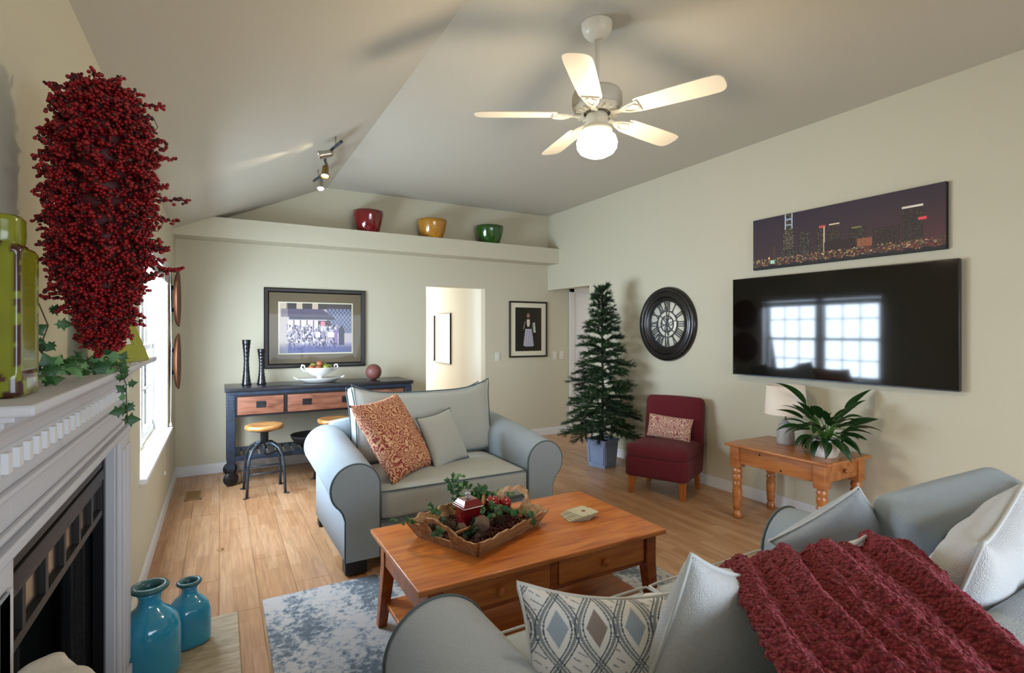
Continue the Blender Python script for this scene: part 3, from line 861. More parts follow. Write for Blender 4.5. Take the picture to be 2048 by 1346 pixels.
def back_pillow(w, h, t, sag, loc, rot, seed):
    mb = MB(); pillow(mb, w, h, t, .045, n=40, sag=sag, wr=.016, seed=seed)
    o = mb.build('back_cushion', 'sofa_cushion_light', sf, loc, rot); weld(o)
    MB().tube(pillow_edge(w, h, .045, sag, 40), .0055, 6, closed=True).build('piping', 'piping_light', o)
back_pillow(.68, .50, .22, .085, (1.235, .885, .682), (.30, .12, -.04), 3)
back_pillow(.82, .50, .22, .05, (2.03, .70, .70), (.30, 0, .19), 7)
for (x, y) in ((.60, 1.42), (2.27, 1.42), (.60, .5), (2.27, .5)):
    q = MB(); q.prism([(-.04, -.04), (.04, -.04), (.04, .04), (-.04, .04)], .013, .105, m=T(x, y, 0)); q.build('foot', 'dark_foot', sf, bevel=.004)
# big loose cushion slumped in the right corner
o = cushion('loose_cushion', None, .50, .22, .42, .06, (0, .05, 0), (2.34, .88, .695), (.30, -.22, -.42), 'sofa_fabric', ears=.015)
tag(o, 'big plain grey cushion slumped in the right corner of the sofa', 'cushion')

# loose pillows
def throw_pillow(name, label, w, h, t, loc, rot, material, pip=None, pinch=.08, sag=0, wr=.0, group=None, seed=0, rad=.004):
    mb = MB(); pillow(mb, w, h, t, pinch, sag=sag, wr=wr, seed=seed)
    o = mb.build(name, material, None, loc, rot); weld(o)
    tag(o, label, 'pillow', group)
    if pip: MB().tube(pillow_edge(w, h, pinch, sag), rad, 6, closed=True).build('piping', pip, o)
    return o
throw_pillow('throw_pillow', 'red and gold paisley square pillow leaning on the loveseat arm', .50, .60, .18, (1.045, 3.50, .745), (-.60, -.06, .62), 'paisley_red', None, .09, wr=.012, seed=2)
throw_pillow('throw_pillow', 'small plain grey-blue pillow beside the paisley pillow on the loveseat', .35, .40, .13, (1.42, 3.56, .68), (-.42, -.10, .42), 'sofa_cushion_fabric', 'piping', .09, wr=.01, seed=5)
pg = throw_pillow('throw_pillow', 'lumbar pillow with grey ogee and diamond print on the foreground sofa', .58, .35, .15, (.925, 1.02, .625), (-.50, .02, -.42), 'ogee_print', 'piping_light', .10, sag=.03, wr=.004, rad=.007)
throw_pillow('throw_pillow', 'light grey square pillow leaning on the far right sofa arm', .38, .36, .15, (2.06, 1.12, .66), (-.55, .70, 2.2), 'sofa_fabric_light', 'piping_light', .10, wr=.01, seed=8)
o = throw_pillow('throw_pillow', 'cream pillow corner with red underside showing behind the ogee lumbar pillow', .34, .30, .10, (1.22, 1.20, .55), (1.35, 0, .35), 'cloth_white', None, .1, seed=4)
MB().tube(pillow_edge(.34, .30, .1), .006, 6, closed=True).build('piping', 'red_upholstery', o)
def ogee_fn(co):
    # pillow-local coordinates: x across, z up; ogee lattice with diamonds in alternate cells
    x, zz = co.x / .098, (co.z - .065) / .155
    white, dark, mid, blue, taupe = [np.array(hexc(h)) for h in ('E2E2E0', '4C5A66', '868D92', '9AA8B5', '8E827C')]
    best = white
    c = math.cos(zz * PI)
    for sg in (1, -1):
        d = abs(((x - sg * .46 * c + .5) % 1.0) - .5)
        if d < .045: best = mid
        elif .085 < d < .125: best = dark
    n = round(x); r = round(zz)
    dd = abs(x - n) / .28 + abs(zz - r) / .28
    if dd < 1: best = blue if (n + r) % 2 == 0 else taupe
    elif dd < 1.25: best = white
    xo = x - .5 - round(x - .5); zo = zz - .5 - round(zz - .5)
    if abs(xo) < .20 and abs(zo) < .22 and math.sin(co.x * 190 + co.z * 330) > .86 and noise.noise(Vector((co.x * 60, co.z * 60, 3))) > -.1: best = mid
    return best
# refine the printed pillow so its print is crisp
def reprint_pillow(o, w, h, t, pinch, fn, n=210):
    mb = MB(); pillow(mb, w, h, t, pinch, n=n, sag=.03, wr=.004); me = mb.mesh('pillow', 'ogee_print'); o.data = me
    me.name = 'throw_pillow'; paint(me, fn)
reprint_pillow(pg, .58, .35, .15, .10, ogee_fn)

# red sherpa throw over the sofa back
def throw_blanket():
    FL, FR, RL, RR = Vector((1.17, .95, 0)), Vector((1.80, .80, 0)), Vector((.72, .35, 0)), Vector((1.36, .33, 0))
    path = [(-.10, .55), (-.09, .64), (-.07, .73), (-.03, .80), (.04, .838), (.14, .852), (.28, .85), (.45, .84), (.62, .828), (.78, .818), (.9, .80), (.97, .73), (1.0, .60), (1.01, .50)]
    NU, NV = 260, 330
    def at(t):
        d = t * (len(path) - 1); i = min(int(d), len(path) - 2); f = d - i
        p = [path[max(0, min(len(path) - 1, i + k))] for k in (-1, 0, 1, 2)]
        return [.5 * (2 * p[1][c] + (p[2][c] - p[0][c]) * f + (2 * p[0][c] - 5 * p[1][c] + 4 * p[2][c] - p[3][c]) * f * f + (3 * p[1][c] - p[0][c] - 3 * p[2][c] + p[3][c]) * f ** 3) for c in (0, 1)]
    B = np.zeros((NU, NV, 3))
    for i in range(NU):
        t = i / (NU - 1); k, z = at(t)
        for j in range(NV):
            s_ = j / (NV - 1)
            a = FL.lerp(FR, s_); b = RL.lerp(RR, s_); p = a.lerp(b, k)
            B[i, j] = (p.x + .012 * math.sin(t * 9), p.y, z - .004 * s_)
    du = np.gradient(B, axis=0); dv = np.gradient(B, axis=1)
    N_ = np.cross(dv, du); N_ /= np.linalg.norm(N_, axis=2, keepdims=True)
    if N_[NU // 2, NV // 2, 2] < 0: N_ = -N_
    rows = []
    for i in range(NU):
        t = i / (NU - 1); row = []
        for j in range(NV):
            s_ = j / (NV - 1)
            ph = s_ + .05 * math.sin(t * 5) + .02 * math.sin(t * 13 + s_ * 4)
            fold = (.016 * math.sin(ph * 2 * PI * 3.7 + .4) + .007 * math.sin(ph * 2 * PI * 8.3 + 1.3 + t) + .005 * math.sin(ph * 2 * PI * 5.9 + 3 * t)) * min(1, .25 + 2.2 * max(0, t - .12))
            edge = min(1, min(s_, 1 - s_) * 10)
            h = (fold + .022) * (.12 + .88 * edge)
            n3 = Vector(N_[i, j]); q3 = Vector(B[i, j]) + n3 * h
            nz = noise.noise(q3 * 85) * .0066 + noise.noise(q3 * 38) * .0050 + noise.noise(q3 * 170) * .0040
            q3 += n3 * nz + Vector((noise.noise(q3 * 60 + Vector((9, 1, 4))) * .004, 0, 0))
            row.append(q3[:])
        rows.append(row)
    mb = MB(); mb.grid(rows)
    o = mb.build('throw_blanket', 'sherpa_red')
    sd = o.modifiers.new('solid', 'SOLIDIFY'); sd.thickness = .012; sd.offset = -1
    return tag(o, 'deep red fluffy throw blanket draped over the sofa back', 'blanket')
throw_blanket()

# ================================================================== CONSOLE TABLE on casters
cs = thing('console_table', 'navy iron console table with wood drawers and casters against the back wall', 'table', (0.95, 5.80, 0))
cw, cd = .912, .25
q = MB(); q.cbox(-cw, cw, -cd - .01, cd + .03, .888, .922, .004); q.build('tabletop', 'console_top', cs)
MB().box(-cw + .02, cw - .02, -cd, cd, .858, .888).build('top_rail', 'navy_iron', cs, bevel=.003)
for sx in (-1, 1):
    for sy in (-1, 1):
        q = MB(); x0 = sx * (cw - .052); y0 = sy * (cd - .035)
        q.cbox(x0 - .036, x0 + .036, y0 - .03, y0 + .03, .16, .86, .004)
        lg = q.build('leg', 'navy_iron', cs)
        q = MB()
        if sy < 0:
            for zz in (.84, .81, .78, .75, .72): 
                for dx in (-.022, .022): q.sphere(.0065, 8, T(x0 + dx, y0 - .031, zz), 5)
            q.build('rivet', 'gunmetal', lg)
        c = MB()
        c.lathe([(.012, -.02), (.058, -.018), (.066, -.008), (.066, .008), (.058, .018), (.012, .02)], 24, T(x0, y0, .066) @ RZ(.3 + PI / 2) @ RY(PI / 2))
        w_ = c.build('caster_wheel', 'black_metal', cs)
        c = MB(); c.box(-.03, .03, -.03, .03, .145, .16, m=T(x0, y0, 0)); c.box(-.028, -.022, -.02, .02, .06, .15, m=T(x0, y0, 0) @ RZ(.3 + PI / 2)); c.box(.022, .028, -.02, .02, .06, .15, m=T(x0, y0, 0) @ RZ(.3 + PI / 2))
        c.build('caster_fork', 'black_metal', w_)
q = MB()
q.box(-cw + .088, cw - .088, -cd + .01, cd, .648, .662); q.box(-cw + .088, cw - .088, cd - .02, cd, .66, .858)
for xx in (-.385, .385): q.box(xx - .014, xx + .014, -cd + .006, cd - .02, .655, .86)
for xx in (-cw + .09, cw - .104): q.box(xx, xx + .014, -cd + .01, cd, .655, .858)
q.box(-cw + .088, cw - .088, -cd + .004, -cd + .02, .842, .86)
q.build('drawer_case', 'black_metal', cs)
for a, b, pulls in ((-cw + .106, -.403, (0,)), (-.367, .367, (-.19, .19)), (.403, cw - .106, (0,))):
    q = MB(); q.cbox(a, b, -cd, -cd + .03, .668, .838, .003); q.box(a + .02, b - .02, -cd + .03, cd - .05, .68, .82)
    d = q.build('drawer', 'drawer_wood', cs)
    for p_ in pulls:
        q = MB(); xx = (a + b) / 2 + p_
        q.box(xx - .042, xx + .042, -cd - .004, -cd + .002, .728, .79); q.box(xx - .036, xx + .036, -cd - .012, -cd - .003, .768, .784)
        q.build('drawer_pull', 'black_metal', d, bevel=.001)
q = MB()
q.box(-cw + .03, cw - .03, -cd + .01, -cd + .035, .235, .275); q.box(-cw + .03, cw - .03, cd - .035, cd - .01, .235, .275)
for sx in (-1, 1): q.box(sx * (cw - .05) - .015, sx * (cw - .05) + .015, -cd + .01, cd - .01, .235, .275)
q.build('shelf_frame', 'navy_iron', cs, bevel=.003)
slat = MB().box(-.028, .028, -cd + .03, cd - .03, .258, .27).mesh('slat', 'gunmetal')
for i in range(22): link_mesh('slat', slat, cs, (-cw + .11 + i * (2 * cw - .22) / 21, 0, 0))
tag(MB().lathe([(.09, 0), (.15, .03), (.19, .09), (.20, .12), (.185, .115), (.14, .04), (.001, .03)], 28, T(.83, 5.78, .272)).build('serving_bowl', 'basket_dark'), 'wide dark bowl on the lower shelf of the console table', 'bowl')

# ---- stools
def stool(loc, rz, label):
    s_ = thing('counter_stool', label, 'stool', loc, rz, 'adjustable stools under the console table')
    MB().lathe([(.001, .565), (.13, .565), (.158, .575), (.165, .59), (.16, .607), (.145, .613), (.11, .606), (.001, .604)], 36).build('seat', 'seat_wood', s_)
    q = MB(); q.lathe([(.001, .44), (.034, .44), (.034, .545), (.075, .55), (.075, .566), (.001, .566)], 20); q.lathe([(.001, .33), (.010, .33), (.010, .44), (.001, .44)], 10)
    q.lathe([(.001, .325), (.018, .325), (.018, .335), (.001, .335)], 12)
    q.build('screw_post', 'gunmetal', s_)
    for k in range(4):
        a = PI / 4 + k * PI / 2; c, s2 = math.cos(a), math.sin(a)
        pts = [(c * .03, s2 * .03, .448), (c * .09, s2 * .09, .44), (c * .15, s2 * .15, .405), (c * .19, s2 * .19, .34), (c * .205, s2 * .205, .26), (c * .215, s2 * .215, .1), (c * .22, s2 * .22, .008)]
        q = MB(); q.tube(pts, [.012] * 7, 8); lg = q.build('leg', 'gunmetal', s_)
        MB().cbox(-.012, .035, -.014, .014, 0, .007, .002, m=T(c * .22, s2 * .22, 0) @ RZ(a)).build('foot_tab', 'gunmetal', lg)
    q = MB()
    P = [(math.cos(PI / 4 + k * PI / 2) * .212, math.sin(PI / 4 + k * PI / 2) * .212, .2) for k in range(4)]
    q.tube([P[0], P[1]], .007, 6); q.tube([P[1], P[2]], .007, 6); q.tube([P[2], P[3]], .007, 6); q.tube([P[3], P[0]], .007, 6)
    q.tube([(P[0][0] * .95, P[0][1] * .95, .33), (P[2][0] * .95, P[2][1] * .95, .33)], .006, 6)
    q.build('stretcher', 'gunmetal', s_)
    return s_
st = stool((.355, 5.26, 0), .04, 'round wood-seat iron stool at the left end of the console table')
dup(st, (.985, 5.30, 0), .1, 'round wood-seat iron stool half hidden by the loveseat arm')

# ================================================================== RIGHT SIDE OF THE ROOM
# pine end table
et = thing('end_table', 'knotty pine end table with turned legs and a side drawer', 'table', (3.755, 2.37, 0))
ex, ey, ez = .275, .40, .585
q = MB(); q.cbox(-ex, ex, -ey, ey, ez - .022, ez, .007); q.build('tabletop', 'pine_wood', et)
q = MB(); q.cbox(-ex + .04, -ex + .06, -ey + .09, ey - .09, ez - .15, ez - .022, .003); q.cbox(ex - .06, ex - .04, -ey + .09, ey - .09, ez - .15, ez - .022, .003); q.cbox(-ex + .1, ex - .1, ey - .07, ey - .05, ez - .15, ez - .022, .003)
q.cbox(-ex + .1, ex - .1, -ey + .055, -ey + .07, ez - .15, ez - .022, .002)
q.build('apron', 'pine_wood', et)
q = MB(); q.cbox(-ex + .105, ex - .105, -ey + .042, -ey + .06, ez - .14, ez - .03, .003); d = q.build('drawer', 'pine_wood', et)
MB().lathe([(.007, 0), (.009, .008), (.016, .014), (.017, .021), (.011, .028), (.0001, .03)], 18, T(0, -ey + .042, ez - .085) @ RX(PI / 2)).build('knob', 'pine_wood', d)
for i, (yy, zz) in enumerate(((.12, ez - .05), (-.05, ez - .13), (.3, ez - .12))):
    MB().lathe([(.001, 0), (.008, 0), (.007, .0015), (.001, .0018)], 10, T(-ex + .0395, yy, zz) @ RY(-PI / 2)).build('knot', 'bark', et)
prof = [(.028, 0), (.034, .012), (.036, .03), (.030, .05), (.022, .058), (.030, .068), (.031, .09), (.036, .17), (.037, .21), (.031, .25), (.037, .262), (.037, .272), (.028, .28), (.034, .30), (.037, .32), (.037, .335), (.028, .345), (.036, .358), (.037, .375), (.030, .385), (.03, .40)]
for sx in (-1, 1):
    for sy in (-1, 1):
        q = MB(); x0, y0 = sx * (ex - .065), sy * (ey - .07); q.lathe(prof, 22, T(x0, y0, 0)); q.cbox(x0 - .04, x0 + .04, y0 - .04, y0 + .04, .40, ez - .022, .005); q.build('leg', 'pine_wood', et)

# table lamp
tl = thing('table_lamp', 'table lamp with ribbed grey ceramic base and cream linen drum shade', 'lamp', (3.84, 2.49, ez))
pr = [(.058, 0), (.064, .006), (.062, .03), (.060, .08), (.055, .12), (.045, .15), (.028, .168), (.014, .178), (.012, .186)]
q = MB()
vs = []; fs = []; n = 48
for r, z in pr:
    for i in range(n):
        a = 2 * PI * i / n; rr = r * (1 + (.035 * (1 if i % 2 else -1) if .01 < z < .16 else 0)); vs.append((rr * math.cos(a), rr * math.sin(a), z))
for j in range(len(pr) - 1):
    for i in range(n): fs.append((j * n + i, j * n + (i + 1) % n, (j + 1) * n + (i + 1) % n, (j + 1) * n + i))
fs.append(tuple(range(n))); fs.append(tuple(range((len(pr) - 1) * n, len(pr) * n)))
q.add(vs, fs, True); q.build('base', 'ceramic_grey', tl)
MB().lathe([(.008, .18), (.008, .30), (.001, .30)], 10).build('stem', 'nickel', tl)
MB().lathe([(.150, .235), (.135, .455), (.132, .455), (.147, .235)], 40, cap=False).build('shade', 'shade_linen', tl)
q = MB(); 
for k in range(3):
    a = k * 2 * PI / 3; q.tube([(0, 0, .30), (math.cos(a) * .146, math.sin(a) * .146, .24)], .002, 5)
q.build('shade_spider', 'nickel', tl)

# peace lily
pl = thing('potted_plant', 'leafy peace lily in a small white pot on the pine end table', 'plant', (3.71, 2.11, ez))
MB().lathe([(.068, 0), (.074, .004), (.088, .06), (.094, .10), (.094, .125), (.086, .125), (.085, .11)], 36, cap=False).build('pot', 'ceramic_white', pl)
MB().lathe([(.001, .003), (.070, .003)], 20).build('pot_base', 'ceramic_white', pl)
MB().lathe([(.086, .10), (.05, .112), (.001, .115)], 20).build('soil', 'soil', pl)
def leaf_mesh(L_, W_, droop, curl=.25, n=9):
    P = []
    for i in range(n):
        t = i / (n - 1); w = W_ * (math.sin(PI * min(1, t ** .75)) ** .9) * (1 - .15 * t) + .0006
        a = droop * t * t
        x = L_ * (t - .18 * droop * t ** 3); z = -L_ * droop * .45 * t ** 2.2
        P.append([(x, -w, z + curl * w), (x, -w * .5, z + curl * w * .25), (x, 0, z - .004 * math.sin(PI * t)), (x, w * .5, z + curl * w * .25), (x, w, z + curl * w)])
    mb = MB(); mb.grid(P); return mb.mesh('leaf', 'leaf_green')
random.seed(11)
lms = [leaf_mesh(.20, .036, .5), leaf_mesh(.25, .042, .8), leaf_mesh(.17, .032, 1.2), leaf_mesh(.25, .040, .3)]
def add_lily_leaf(az, el, stem, k, sc=1.0):
    d0 = Vector((math.cos(az) * math.cos(el), math.sin(az) * math.cos(el), math.sin(el)))
    b = Vector((math.cos(az) * .02, math.sin(az) * .02, .11))
    p1 = b + Vector((0, 0, stem * .5)) + d0 * stem * .25; p2 = b + d0 * stem * .75 + Vector((0, 0, stem * .35))
    lf = link_mesh('leaf', lms[k], pl)
    xa = d0.normalized(); ya = Vector((-math.sin(az), math.cos(az), 0)); za = xa.cross(ya)
    mtx = Matrix((xa, ya, za)).transposed().to_4x4(); mtx.translation = p2
    lf.matrix_local = mtx @ RX(random.uniform(-.5, .5)) @ Matrix.Scale(sc, 4)
    MB().tube([b, p1, p2], [.003, .0025, .002], 5).build('leaf_stem', 'leaf_stem', pl)
for i in range(34): add_lily_leaf(i * 2.4, random.uniform(.15, .95), random.uniform(.08, .17), i % 3, random.uniform(.75, 1.0))
for i in range(22): add_lily_leaf(i * 1.9 + .4, random.uniform(-.35, .05), random.uniform(.07, .12), 2, random.uniform(.75, 1.0))
# the tall leaves that stand out in front of the TV
for az, el, stm, k, sc in ((2.05, 1.0, .24, 1, 1.1), (-.45, .80, .23, 3, 1.05), (-1.0, .95, .18, 0, 1.0), (2.5, .55, .2, 0, 1.05), (1.7, .75, .16, 1, .9), (-.6, .35, .17, 3, .95)): add_lily_leaf(az, el, stm, k, sc)

# red slipper chair
rc = thing('slipper_chair', 'dark red armless slipper chair with tapered wooden legs beside the tree', 'chair', (3.58, 3.49, 0), math.atan2(-.43, -.903) + PI / 2)
# local: faces -y
q = MB(); softbox(q, .56, .54, .20, .035, (0, 0, .01), n=10, m=T(0, -.02, .255)); q.build('seat_base', 'red_upholstery', rc)
q = MB(); softbox(q, .555, .50, .13, .05, (0, .01, .02), n=10, m=T(0, -.045, .385)); q.build('seat_cushion', 'red_upholstery', rc)
q = MB(); P = []
softbox(q, .55, .13, .66, .045, (0, .015, .01), n=12, m=T(0, .245, .505) @ RX(-.13)); q.build('backrest', 'red_upholstery', rc)
for sx in (-1, 1):
    for sy in (-1, 1):
        q = MB(); x0, y0 = sx * .225, -.02 + sy * .21; t_ = [(x0 - .03, y0 - .03), (x0 + .03, y0 - .03), (x0 + .03, y0 + .03), (x0 - .03, y0 + .03)]
        b_ = [(x0 + (a - x0) * .6 + sx * .012, y0 + (b - y0) * .6 + sy * .015) for a, b in t_]
        q.add([(a, b, .165) for a, b in t_] + [(a, b, 0) for a, b in b_], [(0, 1, 2, 3), (4, 7, 6, 5)] + [(i, i + 4, (i + 1) % 4 + 4, (i + 1) % 4) for i in range(4)]); q.build('leg', 'leg_wood', rc, bevel=.003)
az = math.atan2(-.43, -.903) + PI / 2
throw_pillow('lumbar_pillow', 'small cream and red patterned lumbar pillow on the red slipper chair', .42, .22, .10, (3.655, 3.515, .562), (-.25, .06, az), 'paisley_pink', None, .05, seed=3)

# artificial fir tree in box planter
tr = thing('christmas_tree', 'undecorated artificial fir tree in a blue-grey box planter by the hallway', 'tree', (3.63, 4.46, 0))
q = MB()
bs, ts = .105, .125
vs = [(-bs, -bs, .0), (bs, -bs, .0), (bs, bs, .0), (-bs, bs, .0), (-ts, -ts, .285), (ts, -ts, .285), (ts, ts, .285), (-ts, ts, .285)]
rza = RZ(-.95 + PI / 2 - .35)
q.add(vs, [(0, 3, 2, 1), (0, 1, 5, 4), (1, 2, 6, 5), (2, 3, 7, 6), (3, 0, 4, 7)], m=rza)
pt = q.build('planter', 'pot_bluegrey', tr, bevel=.003)
q = MB()
for k in range(4):
    m_ = rza @ RZ(k * PI / 2)
    q.box(-ts - .006, ts + .006, -ts - .008, -ts + .012, .275, .30, m=m_)
    q.box(-.09, .09, -bs - .014, -bs - .004, .035, .05, m=m_ @ RX(0.0)); q.box(-.10, .10, -ts - .004, -ts + .006, .225, .24, m=m_)
    for sx in (-1, 1): q.add([(sx * .085 - .008, -bs - .012, .035), (sx * .085 + .008, -bs - .012, .035), (sx * .10 + .008, -ts - .004, .24), (sx * .10 - .008, -ts - .004, .24), (sx * .085 - .008, -bs + .002, .035), (sx * .085 + .008, -bs + .002, .035), (sx * .10 + .008, -ts + .01, .24), (sx * .10 - .008, -ts + .01, .24)],
        [(0, 1, 2, 3), (4, 7, 6, 5), (0, 4, 5, 1), (3, 2, 6, 7), (0, 3, 7, 4), (1, 5, 6, 2)], m=m_)
q.build('planter_moulding', 'pot_bluegrey', pt)
MB().box(-ts + .01, ts - .01, -ts + .01, ts - .01, .24, .262, m=rza).build('planter_fill', 'soil', pt)
MB().tube([(0, 0, .25), (.005, 0, .9), (0, .004, 1.5), (0, 0, 1.9)], [.016, .013, .009, .004], 8).build('trunk', 'bark', tr)
random.seed(5)
def twig_cluster(mb, p0, p1, ln, cnt):
    """needles along the line p0-p1: thin crossed blades"""
    d = (p1 - p0); L_ = d.length; d = d.normalized(); s1 = d.orthogonal().normalized(); s2 = d.cross(s1)
    for i in range(cnt):
        t = (i + random.random()) / cnt; a = random.random() * 2 * PI
        o = s1 * math.cos(a) + s2 * math.sin(a); base = p0 + d * L_ * t
        tip = base + (d * .8 + o * .62).normalized() * ln * (.75 + .5 * random.random())
        sd = d.cross(o) * .0022
        mb.add([(base - sd)[:], (base + sd)[:], (tip + sd * .4)[:], (tip - sd * .4)[:]], [(0, 1, 2, 3)])
nb_ = 0
z = .36
while z < 1.86:
    f = 1 - (z - .34) / 1.56
    R_ = .05 + .43 * f ** .82 * (1.04 if int(z * 9) % 2 else .9)
    cnt = max(4, int(5 + 5 * f))
    for i in range(cnt):
        a = 2 * PI * (i + random.random() * .6) / cnt + z * 7
        rr = R_ * random.uniform(.72, 1.06)
        if math.cos(a) * rr > .345: rr = .345 / math.cos(a)
        base = Vector((0, 0, z + .03)); tip = Vector((math.cos(a) * rr, math.sin(a) * rr, z + (.10 * (1 - f) * 1.2) + random.uniform(-.05, .04) - .03 * f))
        mid = base.lerp(tip, .55) + Vector((0, 0, .035))
        q = MB(); pts = [base, mid, tip]
        q.tube(pts, [.004, .003, .0015], 4)
        for (p0, p1) in ((base.lerp(mid, .3), mid), (mid, tip)): twig_cluster(q, p0, p1, .042, int(44 + 150 * rr))
        side = Vector((-math.sin(a), math.cos(a), 0))
        for k in range(int(2 + 6 * f)):
            t = .28 + .62 * (k + random.random() * .5) / (2 + 6 * f); sg = 1 if k % 2 else -1
            b0 = (base.lerp(mid, t * 2) if t < .5 else mid.lerp(tip, t * 2 - 1)); ln = rr * .42 * (1.1 - t)
            t1 = b0 + ((tip - base).normalized() * .75 + side * sg * .75 + Vector((0, 0, random.uniform(-.25, .3)))) * (ln + .03)
            q.tube([b0, t1], [.002, .001], 3, cap=False); twig_cluster(q, b0, t1, .038, int(26 + 230 * ln))
        q.build('branch', 'needle_green' if random.random() < .65 else 'needle_dark', tr, recalc=False); nb_ += 1
    z += .058 + .03 * f
q = MB(); twig_cluster(q, Vector((0, 0, 1.78)), Vector((0, 0, 1.93)), .035, 90); q.build('treetop', 'needle_green', tr, recalc=False)
for k, (a, zz) in enumerate(((-2.5, .95), (-2.3, .50))):
    MB().box(-.012, .012, -.001, .001, 0, .11, m=T(.05 * math.cos(a), .05 * math.sin(a), zz) @ RZ(a) @ RX(.2)).build('paper_tag', 'white_sign', tr)

# round wall clock: open skeleton dial under glass
ck = thing('wall_clock', 'large round black-framed wall clock with skeleton roman numeral dial', 'clock', (XR, 3.915, 1.537), -PI / 2)
# local: faces -y, x right as seen
def ring(mb, prof, n=56):
    return mb.lathe([(r, d) for r, d in prof], n, RX(PI / 2), cap=False)
q = MB(); ring(q, [(.385, .0), (.385, .018), (.375, .04), (.352, .050), (.335, .040), (.322, .036), (.310, .046), (.292, .050), (.275, .040), (.268, .030), (.258, .034), (.248, .030), (.243, .018), (.243, .004)], 64)
q.build('frame', 'clock_black', ck)
MB().lathe([(.001, .006), (.25, .006), (.25, .002)], 48, RX(PI / 2)).build('dial', 'clock_dial', ck)
q = MB()
for r in (.238, .135, .085): 
    q.tube([(r * math.cos(2 * PI * k / 48), -.012, r * math.sin(2 * PI * k / 48)) for k in range(48)], .0045 if r > .2 else .006, 5, closed=True)
q.build('dial_ring', 'clock_ink', ck)
def bar(mb, x0, z0, x1, z1, w, y=-.012):
    d = Vector((x1 - x0, 0, z1 - z0)); n_ = Vector((-d.z, 0, d.x)).normalized() * w / 2
    a, b = Vector((x0, 0, z0)), Vector((x1, 0, z1))
    pts = [a - n_, b - n_, b + n_, a + n_]
    mb.prism([(p.x, p.z) for p in pts], y - .002, y + .002, 'y')
NUM = ['XII', 'I', 'II', 'III', 'IIII', 'V', 'VI', 'VII', 'VIII', 'IX', 'X', 'XI']
for h_, s_ in enumerate(NUM):
    a = -h_ * PI / 6; q = MB(); wd = {'I': .022, 'V': .042, 'X': .042}
    tot = sum(wd[c] for c in s_); xx = -tot / 2
    for c in s_:
        w_ = wd[c]; x0, x1 = xx + .003, xx + w_ - .003; zb, zt = .145, .228; m_ = (x0 + x1) / 2
        if c == 'I': bar(q, m_, zb, m_, zt, .010)
        elif c == 'V': bar(q, m_, zb, x0 + .004, zt, .010); bar(q, m_, zb, x1 - .003, zt, .006)
        else: bar(q, x0 + .003, zb, x1 - .003, zt, .006); bar(q, x1 - .003, zb, x0 + .003, zt, .010)
        xx += w_
    bar(q, -tot / 2, .145, tot / 2, .145, .004); bar(q, -tot / 2, .228, tot / 2, .228, .004)
    o = q.build('numeral', 'clock_ink', ck); o.rotation_euler = (0, -a, 0)
q = MB()
for k in range(6): a = k * PI / 3 + .3; bar(q, .02 * math.cos(a), .02 * math.sin(a), .135 * math.cos(a), .135 * math.sin(a), .007)
for k in range(3):
    cx_, cz_, r_ = .05 * math.cos(k * 2.1 + .5), .05 * math.sin(k * 2.1 + .5), .034
    for i in range(16):
        a = i * PI / 8; bar(q, cx_ + r_ * math.cos(a), cz_ + r_ * math.sin(a), cx_ + (r_ + .007) * math.cos(a), cz_ + (r_ + .007) * math.sin(a), .006, -.009)
    q.tube([(cx_ + r_ * math.cos(2 * PI * i / 24), -.010, cz_ + r_ * math.sin(2 * PI * i / 24)) for i in range(24)], .004, 5, closed=True)
q.build('gear_train', 'clock_ink', ck)
q = MB(); bar(q, .01, -.03, -.01, .19, .009, -.018); q.build('minute_hand', 'clock_ink', ck)
q = MB(); bar(q, -.01, .02, .02, -.12, .013, -.016); q.build('hour_hand', 'clock_ink', ck)
MB().lathe([(.245, .026), (.246, .028), (.001, .034)], 40, RX(PI / 2), cap=False).build('glass', 'picture_glass', ck)

